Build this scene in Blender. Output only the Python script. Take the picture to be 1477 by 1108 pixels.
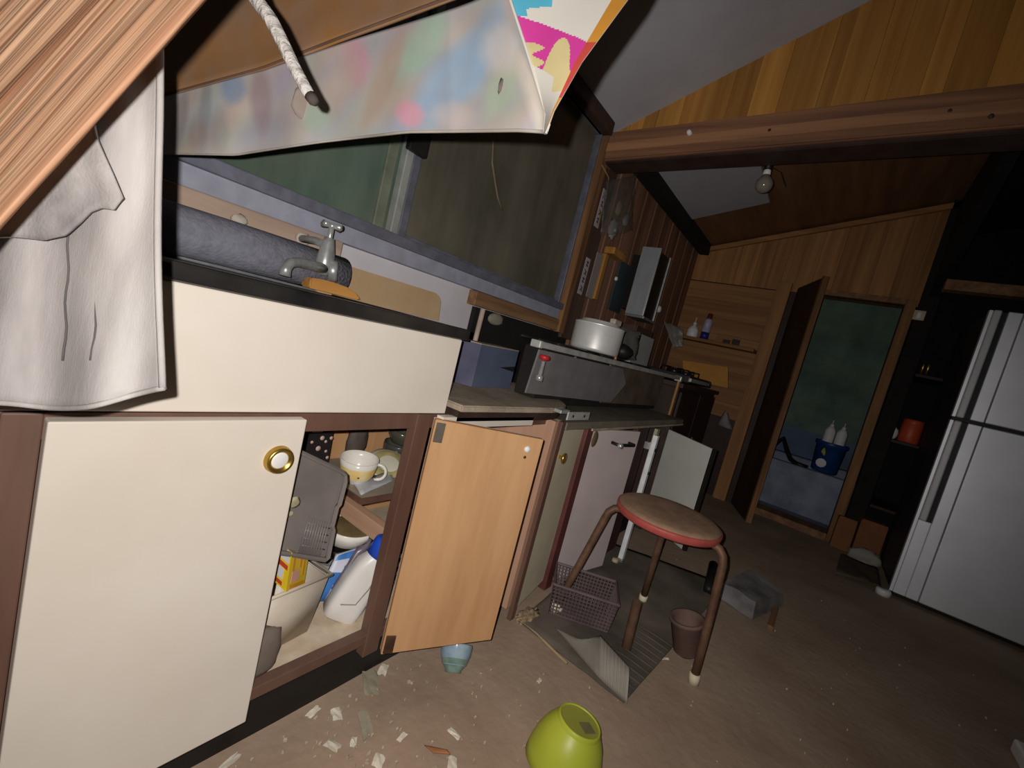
import bpy, bmesh, math, random
from mathutils import Vector, Matrix, noise
random.seed(7)
S = bpy.context.scene
for o in list(bpy.data.objects): bpy.data.objects.remove(o)
COL = S.collection
# ------------------------------------------------------------------ camera
# world: X runs along the counter towards the far wall, Y towards the window wall, Z up; metres
CR = Vector((0.578416, -0.778685, 0.243072))      # image right
CD = Vector((0.057592, -0.258252, -0.964359))     # image down
CF = Vector((0.813706, 0.571800, -0.104531))      # forward
CP = Vector((0.0, -0.62, 0.811)); FPX = 648.0
cam = bpy.data.cameras.new('camera'); cam.sensor_width = 36.0; cam.lens = FPX / 1477 * 36.0
cam.clip_start = 0.02; cam.clip_end = 60
co = bpy.data.objects.new('camera', cam); COL.objects.link(co)
mw = Matrix(((CR.x, -CD.x, -CF.x, CP.x), (CR.y, -CD.y, -CF.y, CP.y), (CR.z, -CD.z, -CF.z, CP.z), (0, 0, 0, 1)))
co.matrix_world = mw; S.camera = co
def ray(x, y): return CR * ((x - 738.5) / FPX) + CD * ((y - 554) / FPX) + CF
def at(x, y, depth): return CP + ray(x, y) * depth
def onY(x, y, Y=0.0): d = ray(x, y); return CP + d * ((Y - CP.y) / d.y)
def onX(x, y, X): d = ray(x, y); return CP + d * ((X - CP.x) / d.x)
def onZ(x, y, Z=0.0): d = ray(x, y); return CP + d * ((Z - CP.z) / d.z)
# ------------------------------------------------------------------ world and flash
w = bpy.data.worlds.new('night'); S.world = w; w.use_nodes = True
w.node_tree.nodes['Background'].inputs[0].default_value = (0.8, 0.9, 1, 1)
w.node_tree.nodes['Background'].inputs[1].default_value = 0.004
fl = bpy.data.lights.new('flash', 'SPOT')           # the phone's torch, up and left of its lens
fl.energy = 92; fl.color = (1.0, 0.965, 0.925); fl.spot_size = math.radians(170); fl.spot_blend = 0.95; fl.shadow_soft_size = 0.0025
fl.use_nodes = True; nt = fl.node_tree
fo = nt.nodes.new('ShaderNodeLightFalloff'); fo.inputs['Strength'].default_value = 1.0; fo.inputs['Smooth'].default_value = 1.4
nt.links.new(fo.outputs['Quadratic'], nt.nodes['Emission'].inputs['Strength'])
fobj = bpy.data.objects.new('flash', fl); COL.objects.link(fobj)
FP = CP - CR * 0.017 - CD * 0.011
fobj.location = FP
fobj.rotation_euler = (at(570, 535, 1.0) - FP).to_track_quat('-Z', 'Y').to_euler()
vs = S.view_settings; vs.view_transform = 'Standard'; vs.look = 'None'; vs.gamma = 1; vs.use_curve_mapping = False; vs.exposure = 0.0
# ------------------------------------------------------------------ materials
def lin(c):
    return tuple((v / 255 / 12.92 if v / 255 <= .04045 else ((v / 255 + .055) / 1.055) ** 2.4) for v in c) + (1,)
MATS = {}
def mat(name, c, rough=.6, metal=0.0, var=.18, scale=9, c2=None, bump=0.0, bscale=60, stretch=None, rnd=0.0, dust=0.0, trans=0.0, spec=.4, alpha=1.0, ior=1.45, detail=4):
    """procedural colour: c and a second tone mixed by (stretched) noise; rnd = tone change from piece to piece; dust = pale film in patches"""
    if name in MATS: return MATS[name]
    m = bpy.data.materials.new(name); m.use_nodes = True; n = m.node_tree.nodes; L = m.node_tree.links
    b = n['Principled BSDF']; tc = n.new('ShaderNodeTexCoord'); mp = n.new('ShaderNodeMapping')
    L.new(tc.outputs['Object'], mp.inputs[0]); mp.inputs['Scale'].default_value = stretch or (1, 1, 1)
    nz = n.new('ShaderNodeTexNoise'); nz.inputs['Scale'].default_value = scale; nz.inputs['Detail'].default_value = detail; nz.inputs['Roughness'].default_value = .6
    L.new(mp.outputs[0], nz.inputs['Vector'])
    a = lin(c); d = lin(c2) if c2 else tuple(v * (1 - 2.2 * var) if v * (1 - 2.2 * var) > 0 else v * .2 for v in a[:3]) + (1,)
    rp = n.new('ShaderNodeValToRGB'); rp.color_ramp.elements[0].position = .34; rp.color_ramp.elements[1].position = .66
    rp.color_ramp.elements[0].color = d; rp.color_ramp.elements[1].color = a
    L.new(nz.outputs['Fac'], rp.inputs[0]); out = rp.outputs[0]
    if rnd:
        oi = n.new('ShaderNodeObjectInfo'); mr = n.new('ShaderNodeMapRange')
        mr.inputs['To Min'].default_value = 1 - rnd; mr.inputs['To Max'].default_value = 1 + rnd
        hs = n.new('ShaderNodeHueSaturation'); L.new(oi.outputs['Random'], mr.inputs['Value']); L.new(mr.outputs[0], hs.inputs['Value']); L.new(out, hs.inputs['Color']); out = hs.outputs[0]
        ad = n.new('ShaderNodeVectorMath'); sc = n.new('ShaderNodeMath'); sc.operation = 'MULTIPLY'; sc.inputs[1].default_value = 37
        L.new(oi.outputs['Random'], sc.inputs[0]); L.new(tc.outputs['Object'], ad.inputs[0]); L.new(sc.outputs[0], ad.inputs[1]); L.new(ad.outputs[0], mp.inputs[0])
    if dust:
        n2 = n.new('ShaderNodeTexNoise'); n2.inputs['Scale'].default_value = 3.5; n2.inputs['Detail'].default_value = 6; L.new(tc.outputs['Object'], n2.inputs['Vector'])
        r2 = n.new('ShaderNodeMapRange'); r2.inputs['From Min'].default_value = .42; r2.inputs['From Max'].default_value = .7; r2.inputs['To Max'].default_value = dust
        mx = n.new('ShaderNodeMixRGB'); mx.inputs[2].default_value = lin((150, 135, 118)); L.new(n2.outputs['Fac'], r2.inputs['Value']); L.new(r2.outputs[0], mx.inputs[0]); L.new(out, mx.inputs[1]); out = mx.outputs[0]
    L.new(out, b.inputs['Base Color'])
    b.inputs['Roughness'].default_value = rough; b.inputs['Metallic'].default_value = metal; b.inputs['Specular IOR Level'].default_value = spec
    b.inputs['Transmission Weight'].default_value = trans; b.inputs['Alpha'].default_value = alpha; b.inputs['IOR'].default_value = ior
    if bump:
        n3 = n.new('ShaderNodeTexNoise'); n3.inputs['Scale'].default_value = bscale; n3.inputs['Detail'].default_value = 5; L.new(mp.outputs[0], n3.inputs['Vector'])
        bp = n.new('ShaderNodeBump'); bp.inputs['Strength'].default_value = bump; bp.inputs['Distance'].default_value = .01
        L.new(n3.outputs['Fac'], bp.inputs['Height']); L.new(bp.outputs[0], b.inputs['Normal'])
    MATS[name] = m; return m
cream = mat('cream_laminate', (222, 213, 202), .42, var=.03, scale=2.5, c2=(212, 200, 186), dust=.12)
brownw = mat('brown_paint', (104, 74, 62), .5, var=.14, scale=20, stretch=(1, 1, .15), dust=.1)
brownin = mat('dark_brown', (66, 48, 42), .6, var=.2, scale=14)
tan = mat('plywood_tan', (196, 152, 108), .6, c2=(178, 132, 90), scale=5, stretch=(3, 3, .35), bump=.05, bscale=30, dust=.08)
blackp = mat('black_plastic', (34, 32, 31), .5, var=.2)
blackg = mat('black_gloss', (30, 30, 32), .28, var=.2, scale=20, dust=.12)
steel = mat('stainless', (150, 150, 152), .4, .5, var=.12, scale=30)
chrome = mat('chrome', (205, 205, 200), .25, .6, var=.1, scale=40)
brass = mat('brass', (205, 168, 80), .3, .9, var=.15, scale=40)
whitep = mat('white_plastic', (226, 224, 222), .4, var=.05, scale=12)
porcel = mat('porcelain', (228, 222, 212), .2, var=.04, scale=20)
dustw = mat('dusty_board', (205, 188, 166), .8, c2=(176, 154, 128), scale=14, bump=.06)
floorm = mat('dirt_floor', (170, 147, 126), .9, c2=(144, 120, 101), scale=3.2, bump=.25, bscale=40, dust=.3, detail=8)
alu = mat('aluminium_frame', (118, 120, 134), .5, .35, var=.15, scale=25, dust=.12)
sillm = mat('blue_grey_sill', (150, 152, 166), .6, var=.1, scale=18, dust=.1)
whitewall = mat('white_panel', (200, 194, 198), .55, var=.05, scale=6, dust=.1)
oldwood = mat('old_timber', (150, 112, 78), .75, c2=(108, 76, 52), scale=9, stretch=(.15, 2.5, 2.5), bump=.15, bscale=25)
oldwoodz = mat('old_timber_upright', (156, 112, 72), .75, c2=(106, 72, 46), scale=9, stretch=(2.5, 2.5, .15), bump=.15, bscale=25, rnd=.15)
beamw = mat('beam_timber', (148, 104, 74), .75, c2=(104, 70, 52), scale=7, stretch=(3, .12, 3), bump=.12, bscale=25)
boardor = mat('orange_boards', (186, 134, 66), .6, c2=(158, 106, 46), scale=8, stretch=(3, 3, .12), rnd=.26, bump=.05)
boardfar = mat('far_boards', (168, 120, 72), .65, c2=(134, 90, 50), scale=8, stretch=(3, 3, .12), rnd=.2, bump=.05)
boardhz = mat('far_boards_level', (156, 112, 68), .65, c2=(124, 84, 48), scale=8, stretch=(3, .12, 3), rnd=.14, bump=.05)
boardbr = mat('brown_boards', (140, 102, 80), .7, c2=(108, 74, 56), scale=8, stretch=(3, 3, .12), rnd=.2, bump=.05)
ceilm = mat('ceiling_grey', (176, 174, 178), .9, var=.06, scale=4, dust=.1)
ceilb = mat('ceiling_wood', (132, 94, 62), .7, c2=(104, 70, 44), scale=4, stretch=(.3, 3, 1))
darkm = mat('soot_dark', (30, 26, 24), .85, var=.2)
darkbrn = mat('dark_lacquer', (58, 38, 30), .6, var=.2)
teal = mat('teal_wall', (108, 136, 118), .6, c2=(74, 98, 84), scale=3, dust=.2)
bluew = mat('blue_wall', (92, 112, 146), .6, var=.15, scale=5)
tubm = mat('tub_blue_white', (136, 144, 166), .5, c2=(100, 108, 128), scale=6)
# ------------------------------------------------------------------ mesh helpers
WM = {}
def link(name, me, parent=None, Mw=None, m=None, smooth=False):
    """me holds world coordinates; it is moved into the frame Mw (or the parent's) so that the object has a real origin"""
    if Mw is None:
        if parent is not None: Mw = WM[parent.name]
        else:
            vs_ = [v.co for v in me.vertices]
            lo = Vector([min(v[i] for v in vs_) for i in range(3)]); hi = Vector([max(v[i] for v in vs_) for i in range(3)])
            Mw = Matrix.Translation(((lo.x + hi.x) / 2, (lo.y + hi.y) / 2, lo.z))
    me.transform(Mw.inverted())
    if smooth:
        for p in me.polygons: p.use_smooth = True
    o = bpy.data.objects.new(name, me); COL.objects.link(o)
    if m is not None and len(me.materials) == 0: me.materials.append(m)
    WM[o.name] = Mw.copy()
    if parent is not None:
        o.parent = parent; o.matrix_basis = WM[parent.name].inverted() @ Mw
    else: o.matrix_basis = Mw
    return o
def thing(name, label, cat, loc=(0, 0, 0), rz=0, group=None, rot=None):
    o = bpy.data.objects.new(name, None); COL.objects.link(o); o.empty_display_size = .05
    Mw = Matrix.Translation(loc) @ (rot if rot is not None else Matrix.Rotation(rz, 4, 'Z'))
    o.matrix_basis = Mw; WM[o.name] = Mw
    return tag(o, label, cat, group)
def tag(o, label, cat, group=None):
    o['label'] = label; o['category'] = cat
    if group: o['group'] = group
    return o
def struct(o): o['kind'] = 'structure'; return o
def raw(verts, faces):
    me = bpy.data.meshes.new('mesh'); me.from_pydata([tuple(v) for v in verts], [], faces); me.update(); return me
def bm_mesh(bm):
    me = bpy.data.meshes.new('mesh'); bm.to_mesh(me); bm.free(); me.update(); return me
def add_box(bm, lo, hi, bev=0.0, X=None):
    r = bmesh.ops.create_cube(bm, size=1.0); vv = r['verts']
    for v in vv: v.co = Vector([(lo[i] + hi[i]) / 2 + v.co[i] * (hi[i] - lo[i]) for i in range(3)])
    if bev > 0:
        ed = list({e for v in vv for e in v.link_edges})
        q = bmesh.ops.bevel(bm, geom=ed, offset=bev, segments=2, affect='EDGES', profile=.5)
        vv = list({v for f in q['faces'] for v in f.verts} | {v for v in vv if v.is_valid})
    if X is not None:
        for v in vv: v.co = X @ v.co
    return vv
def box(name, lo, hi, m, parent=None, bev=.0015, X=None, Mw=None):
    lo, hi = [min(a, b) for a, b in zip(lo, hi)], [max(a, b) for a, b in zip(lo, hi)]
    bev = min(bev, .3 * min(h - l for l, h in zip(lo, hi)))
    bm = bmesh.new(); add_box(bm, lo, hi, bev, X); return link(name, bm_mesh(bm), parent, Mw, m)
def frame(p, r):   # a matrix whose z axis runs along r at p
    z = Vector(r).normalized(); x = z.orthogonal().normalized(); y = z.cross(x)
    return Matrix(((x.x, y.x, z.x, p[0]), (x.y, y.y, z.y, p[1]), (x.z, y.z, z.z, p[2]), (0, 0, 0, 1)))
def add_tube(bm, pts, rad, seg=10, caps=True):
    pts = [Vector(p) for p in pts]; n = len(pts); rad = rad if isinstance(rad, (list, tuple)) else [rad] * n
    rings = []; ref = None
    for i, p in enumerate(pts):
        t = (pts[min(i + 1, n - 1)] - pts[max(i - 1, 0)]).normalized()
        if ref is None: ref = t.orthogonal().normalized()
        else: ref = (ref - t * ref.dot(t)).normalized()
        b = t.cross(ref)
        rings.append([bm.verts.new(p + (ref * math.cos(a) + b * math.sin(a)) * rad[i]) for a in [2 * math.pi * k / seg for k in range(seg)]])
    for i in range(n - 1):
        for k in range(seg): bm.faces.new((rings[i][k], rings[i][(k + 1) % seg], rings[i + 1][(k + 1) % seg], rings[i + 1][k]))
    if caps: bm.faces.new(rings[0][::-1]); bm.faces.new(rings[-1])
def tube(name, pts, rad, m, parent=None, seg=12, smooth=True):
    bm = bmesh.new(); add_tube(bm, pts, rad, seg); return link(name, bm_mesh(bm), parent, None, m, smooth)
def lathe(name, prof, X, m, parent=None, seg=28, smooth=True, wob=0.0):
    """prof = (radius, height) pairs revolved about the z axis of X"""
    bm = bmesh.new(); rings = []
    for r, z in prof:
        if r < 1e-6: rings.append([bm.verts.new(X @ Vector((0, 0, z)))])
        else: rings.append([bm.verts.new(X @ Vector((r * (1 + wob * math.sin(3 * a)) * math.cos(a), r * (1 + wob * math.cos(2 * a)) * math.sin(a), z))) for a in [2 * math.pi * k / seg for k in range(seg)]])
    for A, B in zip(rings, rings[1:]):
        for k in range(seg):
            if len(A) == 1 and len(B) == 1: continue
            if len(A) == 1: bm.faces.new((A[0], B[k], B[(k + 1) % seg]))
            elif len(B) == 1: bm.faces.new((A[k], A[(k + 1) % seg], B[0]))
            else: bm.faces.new((A[k], A[(k + 1) % seg], B[(k + 1) % seg], B[k]))
    bmesh.ops.recalc_face_normals(bm, faces=bm.faces)
    return link(name, bm_mesh(bm), parent, None, m, smooth)
def prism(name, poly, ext, m, parent=None, bev=0.0):
    """poly = list of points (a planar outline in space), extruded by the vector ext"""
    bm = bmesh.new(); a = [bm.verts.new(Vector(p)) for p in poly]; b = [bm.verts.new(Vector(p) + Vector(ext)) for p in poly]; n = len(a)
    bm.faces.new(a[::-1]); bm.faces.new(b)
    for i in range(n): bm.faces.new((a[i], a[(i + 1) % n], b[(i + 1) % n], b[i]))
    bmesh.ops.recalc_face_normals(bm, faces=bm.faces)
    if bev: bmesh.ops.bevel(bm, geom=list(bm.edges), offset=bev, segments=2, affect='EDGES')
    return link(name, bm_mesh(bm), parent, None, m)
def sheet(name, grid, thick, m, parent=None, smooth=True, mi=None, mats=None):
    """grid[i][j] of points, thickened along its normals: cloth, film, paper"""
    h = len(grid); wd = len(grid[0]); V = [Vector(p) for r in grid for p in r]; N = []
    for i in range(h):
        for j in range(wd):
            a = V[i * wd + min(j + 1, wd - 1)] - V[i * wd + max(j - 1, 0)]; b = V[min(i + 1, h - 1) * wd + j] - V[max(i - 1, 0) * wd + j]
            nn = a.cross(b); N.append(nn.normalized() if nn.length > 1e-12 else Vector((0, 0, 1)))
    n = len(V); VV = [v + N[k] * thick / 2 for k, v in enumerate(V)] + [v - N[k] * thick / 2 for k, v in enumerate(V)]; F = []; MI = []
    for i in range(h - 1):
        for j in range(wd - 1):
            q = (i * wd + j, i * wd + j + 1, (i + 1) * wd + j + 1, (i + 1) * wd + j); k = mi(i, j) if mi else 0
            F.append(q); F.append(tuple(x + n for x in q[::-1])); MI += [k, k]
    rim = [j for j in range(wd)] + [i * wd + wd - 1 for i in range(1, h)] + [(h - 1) * wd + j for j in range(wd - 2, -1, -1)] + [i * wd for i in range(h - 2, 0, -1)]
    for a, b in zip(rim, rim[1:] + rim[:1]): F.append((b, a, a + n, b + n)); MI.append(0)
    me = raw(VV, F)
    for mm in (mats or [m]): me.materials.append(mm)
    for p, k in zip(me.polygons, MI): p.material_index = k
    return link(name, me, parent, None, None, smooth)
def lerp(a, b, t): return a + (b - a) * t
def patch(c00, c10, c11, c01, nu, nv, f=None):
    g = []
    for i in range(nv + 1):
        r = []
        for j in range(nu + 1):
            u, v = j / nu, i / nv; p = lerp(lerp(Vector(c00), Vector(c10), u), lerp(Vector(c01), Vector(c11), u), v)
            r.append(p + (f(u, v) if f else Vector((0, 0, 0))))
        g.append(r)
    return g
T = Matrix.Translation
def Rz(a): return Matrix.Rotation(math.radians(a), 4, 'Z')
def Rx(a): return Matrix.Rotation(math.radians(a), 4, 'X')
def Ry(a): return Matrix.Rotation(math.radians(a), 4, 'Y')
# ================================================================== THE ROOM
YW = 0.55; XF = 3.74; XB = 1.92
fg = []
for i in range(61):
    r = []
    for j in range(61):
        x, y = -1.6 + 6.9 * j / 60, -3.4 + 4.1 * i / 60
        r.append((x, y, .004 * noise.noise((x * 3, y * 3, 0)) - .004))
    fg.append(r)
fl_o = struct(sheet('floor', fg, .02, floorm)); fl_o.location.z -= .008
def ceil1(y): return 1.847 + .463 * (.52 - y)      # front room
def ceil2(y): return 1.862 + .285 * (.52 - y)      # rear room
# --- window wall (left of the picture)
WX0, WX1, WZ0, WZ1 = -.95, 1.86, 1.0, 1.80
wl = struct(box('wall_left', (-1.6, YW, -.02), (1.98, YW + .1, .94), whitewall, bev=0))
struct(box('wall_left', (-1.6, YW, WZ1 + .03), (1.98, YW + .1, 1.95), darkbrn, bev=0))
struct(box('wall_left', (-1.6, YW, .94), (WX0, YW + .1, WZ1 + .03), whitewall, bev=0))
# rear stretch of the same wall: upright boards on a backing
wr = struct(box('wall_left', (1.98, YW + .012, -.02), (XF + .1, YW + .1, 1.98), darkbrn, bev=0))
x = 2.06; k = 0
while x < XF - .01:
    bw = random.uniform(.075, .12); x1 = min(x + bw, XF)
    box('board', (x + .002, YW - .004 - .004 * (k % 2), .5), (x1 - .002, YW + .014, 1.9), boardbr, wr, .003); x = x1; k += 1
# --- far wall with its doorway
DY0, DY1, DZ = -.36, -.80, 1.60
wf = struct(box('wall_back', (XF + .015, DY0 + .02, -.02), (XF + .1, YW + .1, 2.35), darkbrn, bev=0))
wf2 = struct(box('wall_back', (XF + .015, DY1 - .10, DZ + .02), (XF + .1, DY0 + .02, 2.45), darkbrn, bev=0))
y = YW; k = 0
while y > -.90:
    bw = random.uniform(.085, .13); y1 = max(y - bw, -.905); zt = ceil2(y) - .01
    zb = 1.60
    box('board', (XF - .0015 * (k % 2), y1 + .0004, zb), (XF + .02, y - .0004, zt), boardfar, wf if y > DY0 else wf2, .0008); y = y1; k += 1
z = .60; k = 0
while z < 1.59:                                     # level boards left of the doorway
    z1 = min(z + random.uniform(.11, .15), 1.595)
    box('board', (XF - .004 - .0015 * (k % 2), -.10, z + .0004), (XF + .02, YW, z1 - .0004), boardhz, wf, .0008); z = z1; k += 1
# sloping trim where the far wall meets the ceiling
prism('trim_1', [(XF - .03, .54, ceil2(.54) - .05), (XF - .03, -.90, ceil2(-.90) - .05), (XF - .03, -.90, ceil2(-.90) - .015), (XF - .03, .54, ceil2(.54) - .015)], (.04, 0, 0), boardhz)['kind'] = 'structure'
# doorway frame
dr = struct(box('door_1', (XF - .05, DY1 - .055, 0), (XF + .1, DY1, DZ + .03), oldwoodz, bev=.004))
box('door_head', (XF - .04, DY1, DZ), (XF + .1, DY0, DZ + .035), oldwood, dr, .003)
box('door_jamb', (XF - .02, DY0, 0), (XF + .1, DY0 + .04, DZ), oldwoodz, dr, .003)
# light timber post beside the door and the swung-back leaf
struct(box('trim_2', (XF - .05, -.165, 0), (XF + .01, -.075, 1.655), boardfar, bev=.004))
lf = thing('door_leaf', 'dark brown door leaf swung open into the kitchen beside the green washroom', 'door', (XF - .05, -.20, 0))
a0, a1 = Vector((3.70, -.205, 0)), Vector((3.335, -.355, 0)); dv = (a1 - a0); nv = Vector((-dv.y, dv.x, 0)).normalized() * .03
prism('door_panel', [a0 + Vector((0, 0, .01)), a1 + Vector((0, 0, .01)), a1 + Vector((0, 0, 1.62)), a0 + Vector((0, 0, 1.62))], nv, darkbrn, lf)
prism('door_edge', [a1 + Vector((0, 0, .008)), a1 + dv.normalized() * .025 + Vector((0, 0, .008)), a1 + dv.normalized() * .025 + Vector((0, 0, 1.63)), a1 + Vector((0, 0, 1.63))], nv * 1.05, oldwoodz, lf)
# --- the partition above the tie beam, board by board, and the beam
wp = struct(box('wall_partition', (XB + .03, -2.6, 1.80), (XB + .05, YW, 3.1), darkbrn, bev=0))
y = .53; k = 0
while y > -2.3:
    bw = random.choice((.045, .06, .085, .1)); y1 = y - bw
    prism('board', [(XB + .012 + .0015 * (k % 2), y - .0004, 1.78), (XB + .012 + .0015 * (k % 2), y1 + .0004, 1.78), (XB + .012 + .0015 * (k % 2), y1 + .0004, ceil1(y1)), (XB + .012 + .0015 * (k % 2), y - .0004, ceil1(y))], (.02, 0, 0), boardor, wp)
    y = y1; k += 1
bmz = thing('tie_beam', 'long knotty brown tie beam crossing the room under the orange boards', 'beam', (XB, -.9, 1.69))
prism('beam_body', [(XB - .05, .55, 1.69), (XB - .05, -2.5, 1.835), (XB - .05, -2.5, 1.962), (XB - .05, .55, 1.818)], (.10, 0, 0), beamw, bmz, .006)
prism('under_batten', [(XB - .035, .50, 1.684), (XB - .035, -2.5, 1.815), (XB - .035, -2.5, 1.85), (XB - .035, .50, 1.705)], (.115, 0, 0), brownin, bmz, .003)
prism('pale_band', [(XB - .054, .54, 1.728), (XB - .054, -2.5, 1.870), (XB - .054, -2.5, 1.912), (XB - .054, .54, 1.766)], (.006, 0, 0), mat('band_timber', (172, 126, 88), .75, c2=(132, 92, 66), scale=7, stretch=(3, .12, 3)), bmz, .001)
p = onX(995, 193, XB - .05); lathe('insulator', [(0, .022), (.008, .020), (.010, .006), (.010, 0)], frame(p, (-1, 0, 0)), whitep, bmz, 12)
for px, py in ((1110, 188), (1370, 160), (1430, 167)):
    p = onX(px, py, XB - .052); lathe('knot', [(0, .003), (.006, .002), (.009, -.004)], frame(p, (-1, 0, 0)), brownin, bmz, 10)
# --- ceilings
cz = [(-1.6, .56), (-1.6, -3.4), (XB + .02, -3.4), (XB + .02, .56)]
prism('ceiling', [(x, y, ceil1(y)) for x, y in cz], (0, 0, .03), ceilm)['kind'] = 'structure'
cz = [(XB + .05, .56), (XB + .05, -.92), (XF + .05, -.92), (XF + .05, .56)]
prism('ceiling', [(x, y, ceil2(y)) for x, y in cz], (0, 0, .03), ceilb)['kind'] = 'structure'
cz = [(XB + .05, .52), (XB + .05, .0), (3.125, .02), (3.125, .52)]
prism('trim_3', [(x, y, ceil2(y) - .012) for x, y in cz], (0, 0, .011), ceilm)['kind'] = 'structure'
tag(box('wall_plate_beam', (2.10, .46, 1.795), (3.73, .535, 1.885), darkm, bev=.008), 'sooty black beam along the top of the rear board wall', 'beam')
tag(box('wall_plate_beam', (-1.5, .49, 1.80), (1.87, .548, 1.86), brownin, bev=.005), 'dark brown rail along the wall above the window', 'beam')
# --- the dark right side
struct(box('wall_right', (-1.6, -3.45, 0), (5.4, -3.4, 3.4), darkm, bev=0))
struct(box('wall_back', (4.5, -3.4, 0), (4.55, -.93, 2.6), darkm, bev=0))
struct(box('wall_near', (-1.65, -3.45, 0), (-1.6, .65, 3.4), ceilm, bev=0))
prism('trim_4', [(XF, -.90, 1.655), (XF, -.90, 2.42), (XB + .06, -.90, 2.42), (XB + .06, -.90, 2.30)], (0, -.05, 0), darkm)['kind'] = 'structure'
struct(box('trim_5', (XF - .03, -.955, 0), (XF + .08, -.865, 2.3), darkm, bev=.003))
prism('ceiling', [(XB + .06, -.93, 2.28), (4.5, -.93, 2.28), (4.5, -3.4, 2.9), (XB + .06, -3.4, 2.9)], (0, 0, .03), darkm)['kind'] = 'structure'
tag(box('timber_rail', (3.46, -2.3, 1.66), (3.54, -.93, 1.72), oldwood, bev=.004), 'pale timber rail running above the silver refrigerator', 'beam')
sw = thing('light_switch', 'small cream light switch on the dark post beside the doorway', 'switch', onX(1325, 455, XF - .035))
p = onX(1325, 455, XF - .035); box('switch_plate', (p.x - .008, p.y - .03, p.z - .03), (p.x, p.y + .03, p.z + .03), dustw, sw, .003); box('rocker', (p.x - .013, p.y - .01, p.z - .018), (p.x - .007, p.y + .01, p.z + .018), whitep, sw, .002)
# --- washroom through the doorway
struct(box('wall_washroom', (5.0, -1.4, .62), (5.05, .5, 2.4), teal, bev=0)); struct(box('wall_washroom', (4.985, -1.4, -.05), (5.05, .5, .62), bluew, bev=0))
struct(box('wall_washroom', (3.86, .3, -.05), (5.0, .35, 2.4), teal, bev=0)); struct(box('wall_washroom', (3.86, -.945, -.05), (5.0, -.905, 2.4), teal, bev=0))
struct(box('ceiling', (3.84, -1.0, 1.95), (5.05, .35, 2.0), teal, bev=0))
struct(box('door_sill', (XF - .04, DY1, -.01), (XF + .14, DY0, .045), oldwood, bev=.004)).name = 'trim_6'
# window: outer frame, two sliding sashes
wn = struct(box('window_1', (WX0, YW - .03, .94), (WX1, YW + .06, WZ0), sillm, bev=.003))
box('sill_lip', (WX0, YW - .045, .985), (WX1, YW - .025, 1.015), alu, wn, .003)
box('head_rail', (WX0, YW - .02, WZ1), (WX1, YW + .06, WZ1 + .035), alu, wn, .003)
box('side_rail', (WX1 - .014, YW - .02, WZ0), (WX1, YW + .06, WZ1), MATS['aluminium_frame'], wn, .003); box('side_rail', (WX0, YW - .02, WZ0), (WX0 + .03, YW + .06, WZ1), alu, wn, .003)
glassL = mat('dusty_green_glass', (92, 110, 98), .25, c2=(74, 88, 76), scale=3, stretch=(2, 1, .5), alpha=.9, spec=.25, dust=.25)
glassR = mat('dark_brown_glass', (100, 96, 82), .25, c2=(82, 79, 68), scale=3, stretch=(3, 1, .5), alpha=.92, spec=.25, dust=.2)
box('pane', (WX0 + .03, YW + .018, WZ0), (.88, YW + .022, WZ1), glassL, wn, 0)
box('pane', (.86, YW + .002, WZ0), (WX1 - .03, YW + .006, WZ1), glassR, wn, 0)
box('sash_stile', (.845, YW - .016, WZ0), (.872, YW + .014, WZ1), mat('sash_pale', (168, 170, 166), .5, .2, dust=.1), wn, .003)
box('sash_stile', (.875, YW - .012, WZ0), (.905, YW + .014, WZ1), alu, wn, .003)
box('sash_stile', (.80, YW + .008, WZ0), (.835, YW + .03, WZ1), mat('sash_green', (120, 126, 108), .5, .1), wn, .003)
box('sash_rail', (.88, YW - .006, WZ0), (WX1 - .03, YW + .012, WZ0 + .03), alu, wn, .003)
box('sash_latch', (.835, YW - .035, 1.255), (.905, YW - .014, 1.40), blackp, wn, .004)
struct(box('window_1', (WX0, YW + .3, .6), (WX1 + .2, YW + .33, 2.1), mat('outside_hedge', (52, 60, 44), .9, var=.3, scale=14), bev=0)).name = 'wall_outside'
# timber around the window's right end
struct(box('trim_7', (1.862, YW - .05, .88), (1.915, YW + .02, 1.83), oldwoodz, bev=.003))
struct(box('trim_8', (1.918, YW - .035, .86), (2.06, YW + .01, 1.80), mat('sooty_post', (92, 70, 58), .75, c2=(70, 50, 42), scale=9, stretch=(3, 3, .2)), bev=.003))
struct(box('trim_9', (1.25, YW - .04, .885), (1.9, YW + .01, .938), oldwood, bev=.003))
struct(box('trim_10', (-1.0, YW - .06, .885), (.68, YW + .001, .938), mat('wall_batten', (168, 146, 130), .75, c2=(140, 116, 100), scale=9, stretch=(.2, 2, 2)), bev=.003))
struct(box('trim_11', (1.285, YW - .02, .60), (2.0, YW + .005, .882), darkm, bev=0))
def lump(name, c, rad, m, parent=None, amp=.25, freq=2.2, sub=3, seed=0, flat=None, X=None):
    """a crumpled, irregular body: bags, cloths, rubbish"""
    bm = bmesh.new(); bmesh.ops.create_icosphere(bm, subdivisions=sub, radius=1.0); c = Vector(c)
    for v in bm.verts:
        d = v.co.normalized(); k = 1 + amp * noise.noise(d * freq + Vector((seed * 3.7, seed, 0))) + amp * .5 * abs(noise.noise(d * freq * 3 + Vector((seed, 5, 2))))
        q = Vector((d.x * rad[0], d.y * rad[1], d.z * rad[2])) * k
        if X is not None: q = X @ q
        q = q + c
        if flat is not None and q.z < flat: q.z = flat
        v.co = q
    return link(name, bm_mesh(bm), parent, None, m, True)
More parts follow.
